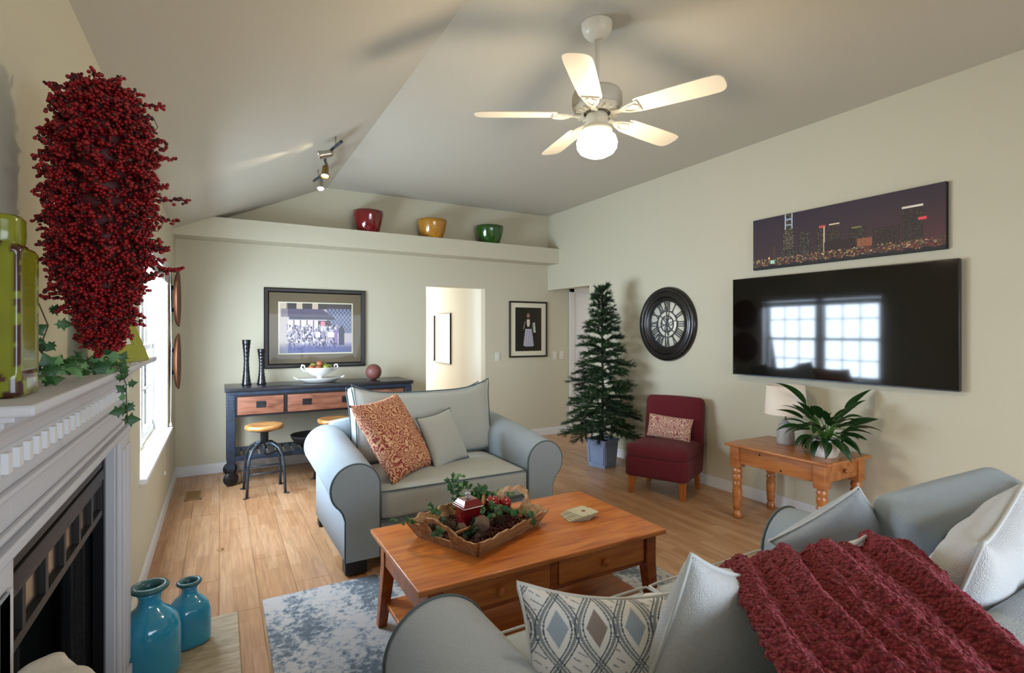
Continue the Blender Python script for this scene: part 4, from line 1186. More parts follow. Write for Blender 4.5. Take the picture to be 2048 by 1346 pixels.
# television and panoramic canvas
tv = thing('television', 'large flat black wall-mounted television', 'television', (XR - .042, 2.25, 1.50), -PI / 2 + math.radians(2.2))
q = MB(); tw, th_ = .793, .415
q.cbox(-tw, tw, -.045, -.005, -th_, th_, .003); q.build('casing', 'tv_bezel', tv)
MB().box(-tw + .006, tw - .006, -.0462, -.0445, -th_ + .012, th_ - .006).build('screen', 'tv_black', tv)
MB().cbox(-tw, tw, -.048, -.044, -th_, -th_ + .008, .001).build('bottom_trim', 'gunmetal', tv)
MB().box(-.2, .2, -.006, .03, -.2, .2).build('wall_bracket', 'black_metal', tv)
def skyline():
    H_, W_ = 90, 290
    rs = np.random.RandomState(3)
    img = np.zeros((H_, W_, 3))
    for r in range(H_):
        for c in range(W_):
            t = r / H_; u = c / W_
            img[r, c] = rgbh('2E2230') * (1 - t * .6) + rgbh('4A2420') * (t * .6) + rgbh('3A140C') * .35 * max(0, u - .3) * t * 2
    def tower(c0, c1, top, base=74, col='2A211C', lit='A08A60', dens=.4):
        img[top:base, c0:c1] = rgbh(col)
        for r in range(top + 2, base, 3):
            for c in range(c0 + 1, c1 - 1):
                if rs.rand() < dens: img[r, c] = rgbh(lit) * (.5 + .6 * rs.rand())
    tower(60, 76, 0, lit='B8A878', dens=.65); tower(57, 78, 30, lit='B8A878', dens=.65); tower(55, 92, 62, lit='8F8862')
    for r in range(0, 26):
        w_ = int(2 + r * .2); img[r, 61:61 + 2] = rgbh('C8D0E0'); img[r, 73:75] = rgbh('B8C4D8')
        if r in (8, 9, 10, 18, 19): img[r, 62:75] = rgbh('9AA6C0')
    tower(86, 106, 34, lit='948A76', dens=.3); img[34:37, 86:89] = rgbh('30232C'); img[34:37, 103:106] = rgbh('30232C')
    tower(116, 130, 36); img[30:34, 120:130] = rgbh('D05048'); img[33:80, 127:129] = rgbh('E0C8A0')
    tower(134, 154, 32, lit='8A6248', dens=.5); img[30:32, 136:152] = rgbh('E8D8B0')
    tower(166, 190, 42, lit='7E7248', dens=.3); img[41:43, 170:184] = rgbh('8E8A50')
    tower(128, 176, 58, 82, '2B1612', '40201A', .2); tower(178, 199, 60, 72, '9A5A38', 'B06A40', .5)
    tower(200, 236, 48, 76, '2A1814', '6A5240', .35)
    tower(238, 264, 28, lit='6E5E48', dens=.35); img[24:27, 238:264] = rgbh('E6DCD0'); img[42:46, 258:268] = rgbh('F04A50')
    tower(38, 44, 50, 80, '3E2C24', '7A5A3A', .3)
    for _ in range(900):
        r = int(72 + rs.rand() ** 1.2 * 14); c = int(rs.rand() * W_)
        col = [rgbh(h) for h in ('B06A3A', 'D8A860', '8A2E2A', '6A6A3A', '3A1A16', 'E0C890')][rs.randint(6)]
        img[r:r + 1 + rs.randint(2), c:c + 1 + rs.randint(3)] = col * (.5 + .5 * rs.rand())
    img[76:82, 34:42] = rgbh('A8E8C8'); img[70:74, 30:33] = rgbh('F0C080')
    for c in range(W_): img[85 + int(2 * math.sin(c * .3)):, c] = rgbh('0E0A0A')
    return np.clip(img, 0, 1)
cv = thing('canvas_print', 'wide unframed canvas of a city skyline at night above the television', 'picture', (XR - .001, 2.215, 2.20), -PI / 2)
MB().cbox(-.685, .685, -.034, 0, -.214, .214, .002).build('stretcher', 'canvas_edge', cv)
picture('print', 1.368, .426, skyline(), cv, (0, -.0346, 0), (0, 0, 0), 'canvas_print')

# ================================================================== BACK WALL PICTURES
def cafe():
    H_, W_ = 80, 112; rs = np.random.RandomState(8); img = np.zeros((H_, W_, 3))
    img[:] = rgbh('B8AEB4')
    img[:9] = rgbh('C2B49C'); 
    for c in (10, 34, 58): img[0:9, c:c + 15] = rgbh('2B2A30')
    img[0:10, 72:] = rgbh('34303A')
    for c in range(72, W_):
        for r in range(8, 48): img[r, c] = rgbh('7E88A4') if (c // 3 + r // 4) % 2 else rgbh('4A5270')
    for r in range(9, 22):
        img[r, 2:int(66 + (r - 9) * 1.4)] = rgbh('4A4560') * (1 - .02 * (r - 9)) + rgbh('5A4A70') * .1
    img[22:26, 14:84] = rgbh('1F2A44')
    for c in range(12, 58):
        img[27:44, c] = rgbh('D8CCC8') if (c // 2) % 5 else rgbh('7A6A70')
    img[28:36, 58:78] = rgbh('2A2028')
    for _ in range(520):
        r = int(34 + rs.rand() * 38); c = int(10 + rs.rand() * 78)
        h_ = 2 + rs.randint(5); w_ = 1 + rs.randint(3)
        col = [rgbh(h) for h in ('D4CFDE', 'A49AB0', '2E2838', '6C647E', 'EAE4EC', '8A7C92', '3A3C60')][rs.randint(7)]
        img[r:r + h_, c:c + w_] = col
    for (r, c, w_) in ((46, 54, 7), (46, 73, 9)): img[r:r + 9, c:c + w_] = rgbh('EDEBF2')
    for r in range(62, H_):
        for c in range(W_):
            k = min(1, (r - 62) / 10); img[r, c] = img[r, c] * (1 - k * .8) + rgbh('2C3474') * k * .8
    img[40:68, 91:100] = rgbh('20243C'); img[36:40, 93:98] = rgbh('282830'); img[42:64, 84:89] = rgbh('8A6AA8')
    rr, cc = np.ogrid[:H_, :W_]; img[(rr - 32) ** 2 + (cc - 65) ** 2 < 14] = rgbh('E07A98')
    img[:, :12] = img[:, :12] * .6 + rgbh('E8D8C0') * .35  # window reflection painted into the print as a pale wash on its left
    return np.clip(img, 0, 1)
pf = thing('framed_print', 'large black-framed cafe scene print with taupe mat above the console table', 'picture', (.948, YB, 1.497))
q = MB(); frame_bars(q, 1.075, .875, .05, -.032, -.001); q.build('frame', 'frame_black', pf)
MB().box(-.50, .50, -.010, -.004, -.40, .40).build('mat_board', 'mat_taupe', pf)
MB().box(-.396, .396, -.0115, -.0095, -.288, .288).build('mat_bevel', 'mat_cream', pf)
picture('print', .765, .55, cafe(), pf, (0, -.0125, 0), (0, 0, 0))
def waiter():
    H_, W_ = 96, 60; img = np.zeros((H_, W_, 3)); img[:] = rgbh('15110F')
    rr, cc = np.mgrid[:H_, :W_]
    def ell(r, c, a, b, col): img[((rr - r) / a) ** 2 + ((cc - c) / b) ** 2 < 1] = rgbh(col)
    ell(17, 29, 6, 3.2, '9A7468'); ell(22, 30, 2, 2, '5A3A34'); ell(13, 29, 2, 3, '6A5A58')
    for r in range(26, 48): img[r, int(30 - 6):int(30 + 7)] = rgbh('0C0A0C')
    for r in range(26, 42): w_ = 3 if r < 38 else 2; img[r, 29 - w_:30 + w_] = rgbh('D8D0C4')
    for r in range(30, 47): img[r, 21 - (r - 30) // 4:23 - (r - 30) // 5] = rgbh('8A7A70')
    for r in range(34, 46): img[r, 38:41] = rgbh('6E6058')
    for r in range(33, 55): img[r, 41:45 + (r - 33) // 9] = rgbh('B8C8B8')
    for r in range(47, 83):
        w_ = 8 + (r - 47) // 8
        img[r, 30 - w_:30 + w_] = rgbh('B8B4C4')
        for c in range(30 - w_, 30 + w_, 5): img[r, c] = rgbh('8088A8')
    ell(83, 30, 3, 12, 'A8A8BC')
    return img
pw_ = thing('framed_print', 'narrow black-framed picture of an aproned waiter on a dark ground', 'picture', (3.725, YB, 1.49))
q = MB(); frame_bars(q, .61, .77, .022, -.022, -.001); q.build('frame', 'frame_black', pw_)
MB().box(-.29, .29, -.008, -.003, -.37, .37).build('mat_board', 'mat_cream', pw_)
picture('print', .42, .60, waiter(), pw_, (0, -.0095, 0), (0, 0, 0))
def pale_art():
    rs = np.random.RandomState(5); img = np.ones((40, 30, 3)) * rgbh('8E8878')
    img[:, 14:24] = rgbh('8C5650'); img[30:, :14] = rgbh('84504A'); img[:, :5] = rgbh('A08450')
    return np.clip(img + rs.rand(40, 30, 1) * .08, 0, 1)
pp = thing('framed_print', 'thin dark-framed pale red picture on the bright passage wall', 'picture', (OX1 + .02, 7.73, 1.35), -PI / 2)
q = MB(); frame_bars(q, .70, .78, .025, -.025, -.001); q.build('frame', 'frame_black', pp)
picture('print', .66, .74, pale_art(), pp, (0, -.008, 0), (0, 0, 0))
pe = thing('framed_print', 'sliver of a brown framed picture at the far left inside the passage', 'picture', (OX1 + .02, 8.75, 1.55), -PI / 2)
q = MB(); frame_bars(q, .5, 1.0, .03, -.03, -.001); q.build('frame', 'disc_wood', pe)
picture('print', .45, .95, pale_art(), pe, (0, -.008, 0), (0, 0, 0))

# two round wooden wall discs past the window
for i, (zz, lab) in enumerate(((1.755, 'upper round brown wooden wall disc beside the window'), (1.19, 'lower round brown wooden wall disc beside the window'))):
    d = thing('wall_disc', lab, 'wall decor', (XL, 5.62, zz), 0, 'round wooden discs on the left wall')
    MB().lathe([(.001, .035), (.20, .035), (.225, .042), (.25, .056), (.255, .060), (.25, .068), (.21, .055), (.001, .05)], 44, RY(PI / 2)).build('plate', 'disc_wood', d)
    for dz in (-.1, .1):
        q = MB(); q.box(0, .036, -.018, .018, dz - .018, dz + .018); q.build('spacer', 'black_metal', d)

# bowls on the ledge
for x_, r_, h_, mt, lab in ((1.487, .178, .245, 'red_lacquer', 'dark red lacquered bowl on the plant ledge'), (2.264, .186, .225, 'amber_lacquer', 'golden amber bowl in the middle of the plant ledge'), (3.045, .192, .225, 'green_lacquer', 'deep green bowl on the plant ledge near the right wall')):
    r_ *= .98
    tag(MB().lathe([(.62 * r_, 0), (.70 * r_, .01), (.86 * r_, h_ * .42), (.97 * r_, h_ * .8), (r_, h_), (.97 * r_, h_), (.93 * r_, h_ * .8), (.80 * r_, h_ * .42), (.60 * r_, .02), (.001, .02)], 40).build('ledge_bowl', mt, loc=(x_, 6.03, LZ1)), lab, 'bowl', 'bowls on the plant ledge')

# floor register
fv = thing('floor_vent', 'brass coloured floor register near the back left corner', 'vent', (-.205, 5.42, 0))
q = MB(); q.box(-.065, .065, -.15, -.13, 0, .006); q.box(-.065, .065, .13, .15, 0, .006); q.box(-.065, -.05, -.15, .15, 0, .006); q.box(.05, .065, -.15, .15, 0, .006); q.build('frame', 'vent_brass', fv, bevel=.001)
MB().box(-.05, .05, -.13, .13, .0003, .001).build('recess', 'soil', fv)
lv_ = MB().box(-.05, .05, -.003, .003, 0, .005).mesh('louvre', 'vent_brass')
for i in range(11): link_mesh('louvre', lv_, fv, (0, -.11 + i * .022, .0005))
tag(MB().lathe([(.001, 0), (.022, 0), (.022, .003), (.001, .004)], 20).build('floor_outlet', 'vent_brass', loc=(.003, 3.99, 0)), 'small round brass outlet cap set in the bare floor', 'outlet')

# ================================================================== CEILING FAN
fan = thing('ceiling_fan', 'white five-blade ceiling fan with a glowing frosted globe light', 'ceiling fan', (1.742, 2.185, CEIL))
MB().lathe([(.016, -.085), (.03, -.084), (.055, -.072), (.072, -.05), (.080, -.025), (.082, -.006), (.082, 0)], 32).build('canopy', 'white_enamel', fan)
MB().lathe([(.013, -.34), (.013, -.08)], 14).build('downrod', 'white_enamel', fan)
MB().lathe([(.02, -.335), (.03, -.34), (.075, -.352), (.122, -.365), (.132, -.385), (.132, -.435), (.126, -.45), (.12, -.455)], 40).build('motor_housing', 'cast_white', fan)
q = MB(); q.lathe([(.128, -.452), (.120, -.470), (.075, -.478), (.070, -.476)], 40, cap=False)
for k in range(20):
    a = k * PI / 10; q.box(.080, .118, -.006, .006, -.480, -.472, m=RZ(a))
q.build('vent_ring', 'cast_white', fan)
MB().lathe([(.05, -.476), (.058, -.49), (.058, -.53), (.048, -.545), (.075, -.552), (.082, -.566), (.080, -.575), (.055, -.578)], 32).build('light_fitter', 'white_enamel', fan)
gl = MB().lathe([(.055, -.572), (.070, -.578), (.098, -.60), (.108, -.63), (.104, -.66), (.088, -.683), (.055, -.70), (.02, -.706), (.001, -.707)], 36, cap=False).build('globe', 'globe_glass', fan)
for k in range(5):
    a = math.radians(151.5 - 72 * k)
    q = MB()
    # cast scroll arm
    q.prism([(.085, -.018), (.13, -.012), (.165, -.03), (.20, -.040), (.235, -.046), (.235, .046), (.20, .040), (.165, .03), (.13, .012), (.085, .018)], -.004, .004, 'z')
    for yy in (-.02, .02): q.tube([(.15, 0, -.006), (.18, yy, -.009), (.215, yy * 1.4, -.006), (.235, yy * .4, -.006)], .005, 6)
    arm = q.build('blade_arm', 'cast_white', fan, (0, 0, -.49), (math.radians(-11), 0, a)); arm.rotation_mode = 'XYZ'
    pr = []
    n = 12
    top = [(.215, .052), (.24, .060), (.40, .066), (.56, .069), (.605, .067)]
    tipc = [(.605 + .045 * math.sin(t * PI / 2 / 6) , .067 * math.cos(t * PI / 2 / 6) ** .7) for t in range(1, 7)]
    up = top + tipc; dn = [(x, -y) for x, y in reversed(up)]
    q = MB(); q.prism(up + dn[1:], 0.004, .0105, 'z')
    q.build('blade', 'white_enamel', fan, (0, 0, -.49), (math.radians(-11), 0, a), bevel=.002)
q = MB(); q.tube([(.045, .03, -.55), (.05, .034, -.66)], .0012, 4); q.build('pull_chain', 'brass_glass', fan)
pl_ = bpy.data.lights.new('fan_light', 'POINT'); pl_.energy = 32; pl_.color = (1, .80, .56); pl_.shadow_soft_size = .1
po = bpy.data.objects.new('fan_light', pl_); COL.objects.link(po); po.location = (1.742, 2.185, CEIL - .80)

# ================================================================== TRACK LIGHT on the sloped ceiling
def slz(x): return EAVE + (CEIL - EAVE) / (RIDGE_X - XL) * (x - XL)
tk = thing('track_light', 'wavy brushed nickel track light with small spot heads on the sloped ceiling', 'track light', (.79, 4.65, slz(.79)))
sl_a = -math.atan((CEIL - EAVE) / (RIDGE_X - XL))
MB().lathe([(.001, -.02), (.05, -.018), (.055, 0)], 24, RY(sl_a) @ T(0, 0, .002)).build('ceiling_plate', 'nickel', tk)
pts = [(.045 * math.sin((t - .5) * 2 * PI * 1.1), -.58 + 1.16 * t, -.075 + .02 * math.sin((t - .5) * 2 * PI * 1.1)) for t in [i / 24 for i in range(25)]]
MB().tube(pts, .011, 8).build('rail', 'gunmetal', tk)
q = MB()
for i in (2, 12, 22): p = pts[i]; q.tube([p, (p[0], p[1], p[0] * .448 - .002)], .006, 8)
q.build('standoff', 'nickel', tk)
heads = [(21, Vector((-.05, -.45, -1)), True), (11, Vector((-.12, -.42, -1)), True), (3, Vector((-1.0, .15, -.30)), False)]
for i, dr_, on in heads:
    p = Vector(pts[i]); d = dr_.normalized()
    j = p + Vector((0, 0, -.035)); c = j + d * .02
    q = MB(); q.tube([p, j, c], .006, 8)
    rot = d.to_track_quat('Z', 'Y').to_matrix().to_4x4()
    h_ = MB(); h_.lathe([(.001, -.02), (.022, -.018), (.027, .0), (.030, .055), (.034, .085), (.036, .088), (.031, .086), (.028, .06)], 22, Matrix.Translation(c) @ rot, cap=False)
    hd = h_.build('spot_head', 'spot_bronze' if i == 11 else 'nickel', tk)
    q.build('swivel', 'nickel', hd)
    MB().lathe([(.029, .068), (.022, .078), (.001, .082)], 18, Matrix.Translation(c) @ rot, cap=False).build('lamp', 'bulb', hd)
    sp = bpy.data.lights.new('spot', 'SPOT'); sp.energy = 16 if i != 3 else 7; sp.spot_size = math.radians(75 if i != 3 else 34); sp.spot_blend = .6; sp.color = (1, .84, .6); sp.shadow_soft_size = .02
    so = bpy.data.objects.new('spot_light', sp); COL.objects.link(so)
    so.location = Vector(tk.location) + c + d * .1; so.rotation_euler = d.to_track_quat('-Z', 'Y').to_euler()

# ================================================================== MANTEL THINGS
# tall green glazed bottle vase
gv = thing('bottle_vase', 'tall distressed green glazed square bottle vase at the near end of the mantel', 'vase', (-.325, 1.165, MZ))
def green_fn(hw_x, hw_y, h_, x0=0, y0=0):
    g = np.array(hexc('7F8618')); g2 = np.array(hexc('5F6512')); br = np.array(hexc('3E1A14'))
    def fn(co):
        x, y, z = abs(co.x), abs(co.y), co.z
        n1 = noise.noise(Vector(co) * 70); n2 = noise.noise(Vector((co.x * 30 + 3, co.y * 30, co.z * 60)))
        k = .5 + .5 * noise.noise(Vector(co) * 25)
        col = g * (1 - k * .5) + g2 * k * .5
        ed = min(abs(x - hw_x) + abs(y - hw_y), 1)       # vertical corners
        if ed < .016 and n2 > -.05: col = br
        if z < .03 and n1 + (.03 - z) * 18 > .45: col = br
        if .028 < z < .042 and n1 > -.1: col = br
        if abs(z - h_) < .008 and n1 > -.15: col = br
        return col
    return fn
q = MB(); hwx, hwy, bh = .048, .056, .252
zs = np.concatenate([[0, .004], np.linspace(.01, bh - .012, 60), [bh - .006, bh - .002, bh]])
P = []
for z in zs:
    ins = .006 if z < .003 else (.0 if z < bh - .01 else (.004 if z < bh - .003 else .012))
    row = []
    for i in range(96):
        a = 2 * PI * i / 96; c, s_ = math.cos(a), math.sin(a); kk = (abs(c) ** 7 + abs(s_) ** 7) ** (-1 / 7)
        x, y = c * kk, s_ * kk
        rec = 0
        if .04 < z < bh - .018 and (abs(x) < .78 if abs(y) > abs(x) else abs(y) < .78): rec = .004
        row.append((x * (hwx - ins - (rec if abs(x) > abs(y) else 0)), y * (hwy - ins - (rec if abs(y) > abs(x) else 0)), z))
    P.append(row)
q.grid(P, closed_v=True); q.add([p for p in P[-1]], [tuple(range(96))]); q.add([p for p in P[0]], [tuple(range(96))])
b_ = q.build('body', 'green_glaze', gv); paint(b_.data, green_fn(hwx, hwy, bh))
q = MB(); q.lathe([(.036, bh - .001), (.0375, bh + .006), (.038, bh + .02), (.0375, bh + .036), (.038, bh + .042), (.035, bh + .046), (.031, bh + .04), (.031, bh)], 40, sq=3.2, cap=False)
b_ = q.build('neck', 'green_glaze', gv); paint(b_.data, green_fn(1, 1, bh + .06))

# hanging berry swag on the wall above the mantel
random.seed(21)
sw = thing('berry_swag', 'bushy hanging swag of dark red berries on the wall over the mantel', 'swag', (-.232, 1.475, 1.432))
sw.scale = (1, 1, .94)
def swag_w(z):           # half width by height above 1.40
    ks = [(.0, .006), (.035, .022), (.09, .045), (.14, .075), (.20, .102), (.28, .108), (.36, .108), (.44, .108), (.50, .102), (.55, .085), (.60, .055), (.625, .03)]
    for (a, b), (c, d) in zip(ks, ks[1:]):
        if a <= z <= c: return b + (d - b) * (z - a) / (c - a)
    return .02
bm_t = MB(); bm_t.sphere(.0048, 6, k=4); bv, bf = bm_t.v, bm_t.f
q1, q2, st_ = MB(), MB(), MB()
def berry(mb, p, r):
    mb.add([(p[0] + v[0] * r, p[1] + v[1] * r, p[2] + v[2] * r) for v in bv], bf, True)
def sprig(p0, d, L_, nb):
    p0 = Vector(p0); d = Vector(d).normalized(); side = d.orthogonal().normalized(); s2 = d.cross(side)
    st_.tube([p0, p0 + d * L_ * .5 + Vector((0, 0, .004)), p0 + d * L_], [.0018, .0015, .001], 4, cap=False)
    for i in range(nb):
        t = (i + .5) / nb; a = random.random() * 6.28; rr = random.uniform(.002, .011) * (1.1 - .5 * t)
        c = p0 + d * L_ * t + (side * math.cos(a) + s2 * math.sin(a)) * rr
        berry(q1 if random.random() < .8 else q2, c, random.uniform(.6, 1.05))
def swag_axis(z): return (.0, .0) if z > .2 else ((.2 - z) * -.0, (.2 - z) * .1)
for i in range(1500):
    z = random.uniform(0, .625); w = swag_w(z)
    a = random.uniform(-PI, PI); ax, ay = swag_axis(z)
    k = random.uniform(.45, .82)
    x, y = ax + math.cos(a) * w * k * .95, ay + math.sin(a) * w * k
    if x < -.125: x = -.125
    d = (math.cos(a) + random.uniform(-.6, .6), math.sin(a) + random.uniform(-.6, .6), random.uniform(-1.0, .6))
    L_ = random.uniform(.026, .042)
    if x + d[0] * L_ < -.145: continue
    sprig((x, y, z), d, L_, 10)
for p, d, L_ in (((-.05, .03, .385), (-.75, .5, .35), .09), ((.06, -.03, .34), (1, -.2, .12), .095), ((.05, -.03, .15), (1, -.25, .35), .10), ((-.03, .02, .12), (-1, .3, -.1), .07), ((.0, .02, .02), (-.2, .1, -.9), .035), ((.02, 0, .30), (1, -.1, .05), .11), ((.03, -.02, .57), (.9, -.2, .1), .075), ((-.05, .02, .56), (-.6, .4, .8), .07), ((.04, -.02, .46), (1, -.3, -.1), .09), ((.03, -.02, .22), (1, -.3, -.4), .11)):
    p1 = Vector(p) + Vector(d).normalized() * .02
    if p1.x + Vector(d).normalized().x * L_ > -.15: sprig(p1, d, L_, 26)
for i in range(70):
    z = random.uniform(.03, .60); w = swag_w(z); a = random.uniform(-PI, PI * .9)
    d = Vector((math.cos(a), math.sin(a), random.uniform(-.6, .5))).normalized(); p = (math.cos(a) * w * .7, math.sin(a) * w * .7, z)
    if p[0] + d.x * .065 > -.14: sprig(p, d, random.uniform(.045, .065), 16)
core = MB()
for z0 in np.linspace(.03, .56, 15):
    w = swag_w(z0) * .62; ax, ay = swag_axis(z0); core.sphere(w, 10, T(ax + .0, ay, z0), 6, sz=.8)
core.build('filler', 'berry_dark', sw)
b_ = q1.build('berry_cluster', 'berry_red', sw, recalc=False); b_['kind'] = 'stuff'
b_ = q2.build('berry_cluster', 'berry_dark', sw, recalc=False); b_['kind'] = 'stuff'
st_.tube([(.07, -.04, .54), (.10, -.055, .545), (.11, -.06, .52), (.10, -.055, .505)], .001, 4, cap=False); st_.tube([(.07, -.04, .28), (.11, -.06, .27), (.12, -.065, .29), (.115, -.06, .31)], .001, 4, cap=False)
st_.build('twigs', 'twig', sw, recalc=False)

# ivy
def ivy_leaf_mesh(mt, s_=1.0):
    out = [(0, 0), (.10, .30), (.42, .36), (.28, .55), (.62, .80), (.36, .86), (.26, 1.02), (.0, 1.42)]
    pts = [(0, 0)] + [(-x, y) for x, y in reversed(out[1:-1])][::-1] 
    L_ = [(-x, y - .25) for x, y in out[1:]]; R_ = [(x, y - .25) for x, y in reversed(out[1:-1])]
    ring_ = [(0, -.22)] + L_ + R_
    k = .027 * s_
    vs = [(0, .35 * k, .12 * k)] + [(x * k, y * k, (.0 if abs(x) < .05 else -.14 * abs(x)) * k) for x, y in ring_]
    fs = [(0, 1 + i, 1 + (i + 1) % len(ring_)) for i in range(len(ring_))]
    mb = MB(); mb.add(vs, fs, True); return mb.mesh('leaf', mt, recalc=False)
ivm = [ivy_leaf_mesh('ivy_green'), ivy_leaf_mesh('ivy_green', .8), ivy_leaf_mesh('ivy_pale', .9), ivy_leaf_mesh('ivy_green', 1.15)]
def ivy_leaf(parent, p, nrm, sc=1.0, k=None):
    nrm = Vector(nrm).normalized(); qn = nrm.to_track_quat('Z', 'Y').to_matrix().to_4x4()
    o = link_mesh('leaf', ivm[random.randrange(4) if k is None else k], parent)
    o.matrix_local = Matrix.Translation(p) @ qn @ RZ(random.uniform(0, 6.28)) @ Matrix.Scale(sc, 4)
    return o
def ivy_vine(parent, pts, n, spread, sc, nrm, jitter=.8):
    MB().tube(pts, .0013, 5).build('vine_stem', 'ivy_stem', parent)
    pv = [Vector(p) for p in pts]
    for i in range(n):
        t = (i + random.random()) / n * (len(pv) - 1); a = min(int(t), len(pv) - 2); p = pv[a].lerp(pv[a + 1], t - a)
        p = p + Vector([random.uniform(-spread, spread) for _ in range(3)])
        ivy_leaf(parent, p, Vector(nrm) + Vector([random.uniform(-jitter, jitter) for _ in range(3)]), sc * random.uniform(.75, 1.2))
random.seed(33)
iv = thing('ivy_garland', 'trailing green ivy garland lying on the mantel and hanging over its edge', 'ivy', (-.27, 1.50, MZ))
ivy_vine(iv, [(-.03, -.2, .02), (-.01, -.1, .03), (.0, 0, .025), (-.005, .12, .03), (.01, .20, .02), (.03, .24, .012)], 46, .018, 1.05, (.5, -1, .6))
ivy_vine(iv, [(.0, .12, .03), (.045, .17, .012), (.060, .15, -.03), (.062, .14, -.08), (.066, .13, -.125)], 13, .012, 1.0, (.6, -1, .1), .5)
ivy_vine(iv, [(-.04, -.12, .03), (-.06, -.05, .08), (-.06, .0, .12), (-.07, -.03, .17)], 12, .02, .95, (.4, -1, .2), .6)

# green picture frame leaning at the far end of the mantel, and a dried leaf behind
gf = thing('photo_frame', 'small lime green photo frame leaning at the far end of the mantel', 'photo frame', (-.268, 2.10, MZ + .003), math.radians(73))
m_ = RX(-.36)
q = MB(); fw, fh = .275, .185
rings = [(0, .0), (0, -.012), (.006, -.016), (.056, -.016), (.062, -.009), (.062, -.004)]
P = []
o4 = [(-fw / 2, 0), (fw / 2, 0), (fw / 2, fh), (-fw / 2, fh)]
for ins, y in rings: P.append([tuple(m_ @ Vector((a - ins * (1 if a > 0 else -1), y, b + (ins if b == 0 else -ins)))) for a, b in o4])
q.grid(P, smooth=False, closed_v=True); q.build('frame', 'green_frame', gf, bevel=.002)
q = MB(); q.box(-fw / 2 + .055, fw / 2 - .055, -.006, -.002, .055, fh - .055, m=m_); q.build('photo', 'paper', gf)
q = MB(); q.add([tuple(m_ @ Vector(p)) for p in ((-.025, -.0068, .085), (-.01, -.0068, .095), (.012, -.0068, .088), (.028, -.0068, .098), (.026, -.0068, .082), (.0, -.0068, .078))], [(0, 1, 2, 3, 4, 5)]); q.build('print', 'ivy_pale', gf)
q = MB(); q.box(-.02, .02, -.003, .001, .02, .15, m=m_ @ T(0, .004, 0)); q.build('easel_back', 'green_frame', gf)
dl = thing('dried_leaf', 'curled tan dried leaf on a thin stem behind the photo frame', 'leaf', (-.315, 2.36, MZ))
MB().tube([(0, 0, 0), (-.006, 0, .08), (-.03, .0, .17), (-.045, 0, .22)], .002, 5).build('stem', 'twig', dl)
P = []
for i in range(9):
    t = i / 8; w = .055 * math.sin(PI * t) ** .8 + .001
    P.append([(-.045 + .105 * t - .03, .01 * s_, .21 + .05 * math.sin(t * 2.4) + w * s_) for s_ in (-1, -.5, 0, .5, 1)])
MB().grid(P).build('blade', 'tan_leaf', dl)

# ================================================================== TURQUOISE VASES on the hearth
def turq(loc, s_, sq, label, H_):
    v_ = thing('floor_vase', label, 'vase', loc, .35, 'turquoise vases on the hearth')
    pr = [(.55, 0), (.86, .0), (.97, .02), (1.0, .07), (1.0, .45), (.98, .53), (.88, .62), (.66, .70), (.44, .75), (.37, .79), (.36, .84), (.38, .88), (.47, .915)]
    MB().lathe([(r * s_, z * H_) for r, z in pr], 56, sq=sq).build('body', 'turquoise_glaze', v_)
    MB().lathe([(.45 * s_, .91 * H_), (.60 * s_, .935 * H_), (.64 * s_, .958 * H_), (.60 * s_, .98 * H_), (.46 * s_, .985 * H_), (.36 * s_, .95 * H_), (.32 * s_, .88 * H_), (.30 * s_, .8 * H_)], 56, cap=False).build('rim', 'turquoise_rim', v_)
    return v_
turq((-.258, 2.655, .012), .112, 2.2, 'larger turquoise glazed bottle vase nearest the firebox', .39)
turq((-.125, 2.86, .012), .083, 3.0, 'smaller turquoise glazed bottle vase behind the larger one', .29)
wc = thing('slipcovered_chair', 'white slipcovered chair whose back corner shows at the bottom left', 'chair', (-.02, 1.0, .0125), math.atan2(-.41, .21) + PI)
# local: back panel along x, chair faces -y
q = MB(); softbox(q, .46, .09, .50, .035, (0, .01, .015), n=12, m=T(0, .14, .665) @ RX(-.05)); 
q.v = [(x + .006 * math.sin(z * 60 + x * 20), y + .006 * math.sin(x * 55 + z * 25), z + (.012 * math.sin(x * 30) if z > .8 else 0)) for x, y, z in q.v]
q.build('backrest', 'cloth_white', wc)
q = MB(); softbox(q, .45, .42, .10, .03, (0, 0, .015), n=8, m=T(0, -.09, .42)); q.build('seat', 'cloth_white', wc)
q = MB()
P = [[(sx_ * .225 * (1 + .02 * math.sin(k * 2.1)), sy_, zz_) for k, (sx_, sy_) in enumerate([(-1, -.30), (-.5, -.305), (0, -.30), (.5, -.305), (1, -.30), (1.01, -.1), (1, .12), (.5, .125), (0, .12), (-.5, .125), (-1, .12), (-1.01, -.1)])] for zz_ in (.12, .25, .39)]
q.grid(P, closed_v=True); q.build('skirt', 'cloth_white', wc)
for sx in (-1, 1):
    for yy in (-.27, .14): MB().cbox(sx * .19 - .02, sx * .19 + .02, yy - .02, yy + .02, 0, .40, .003).build('leg', 'leg_wood', wc)

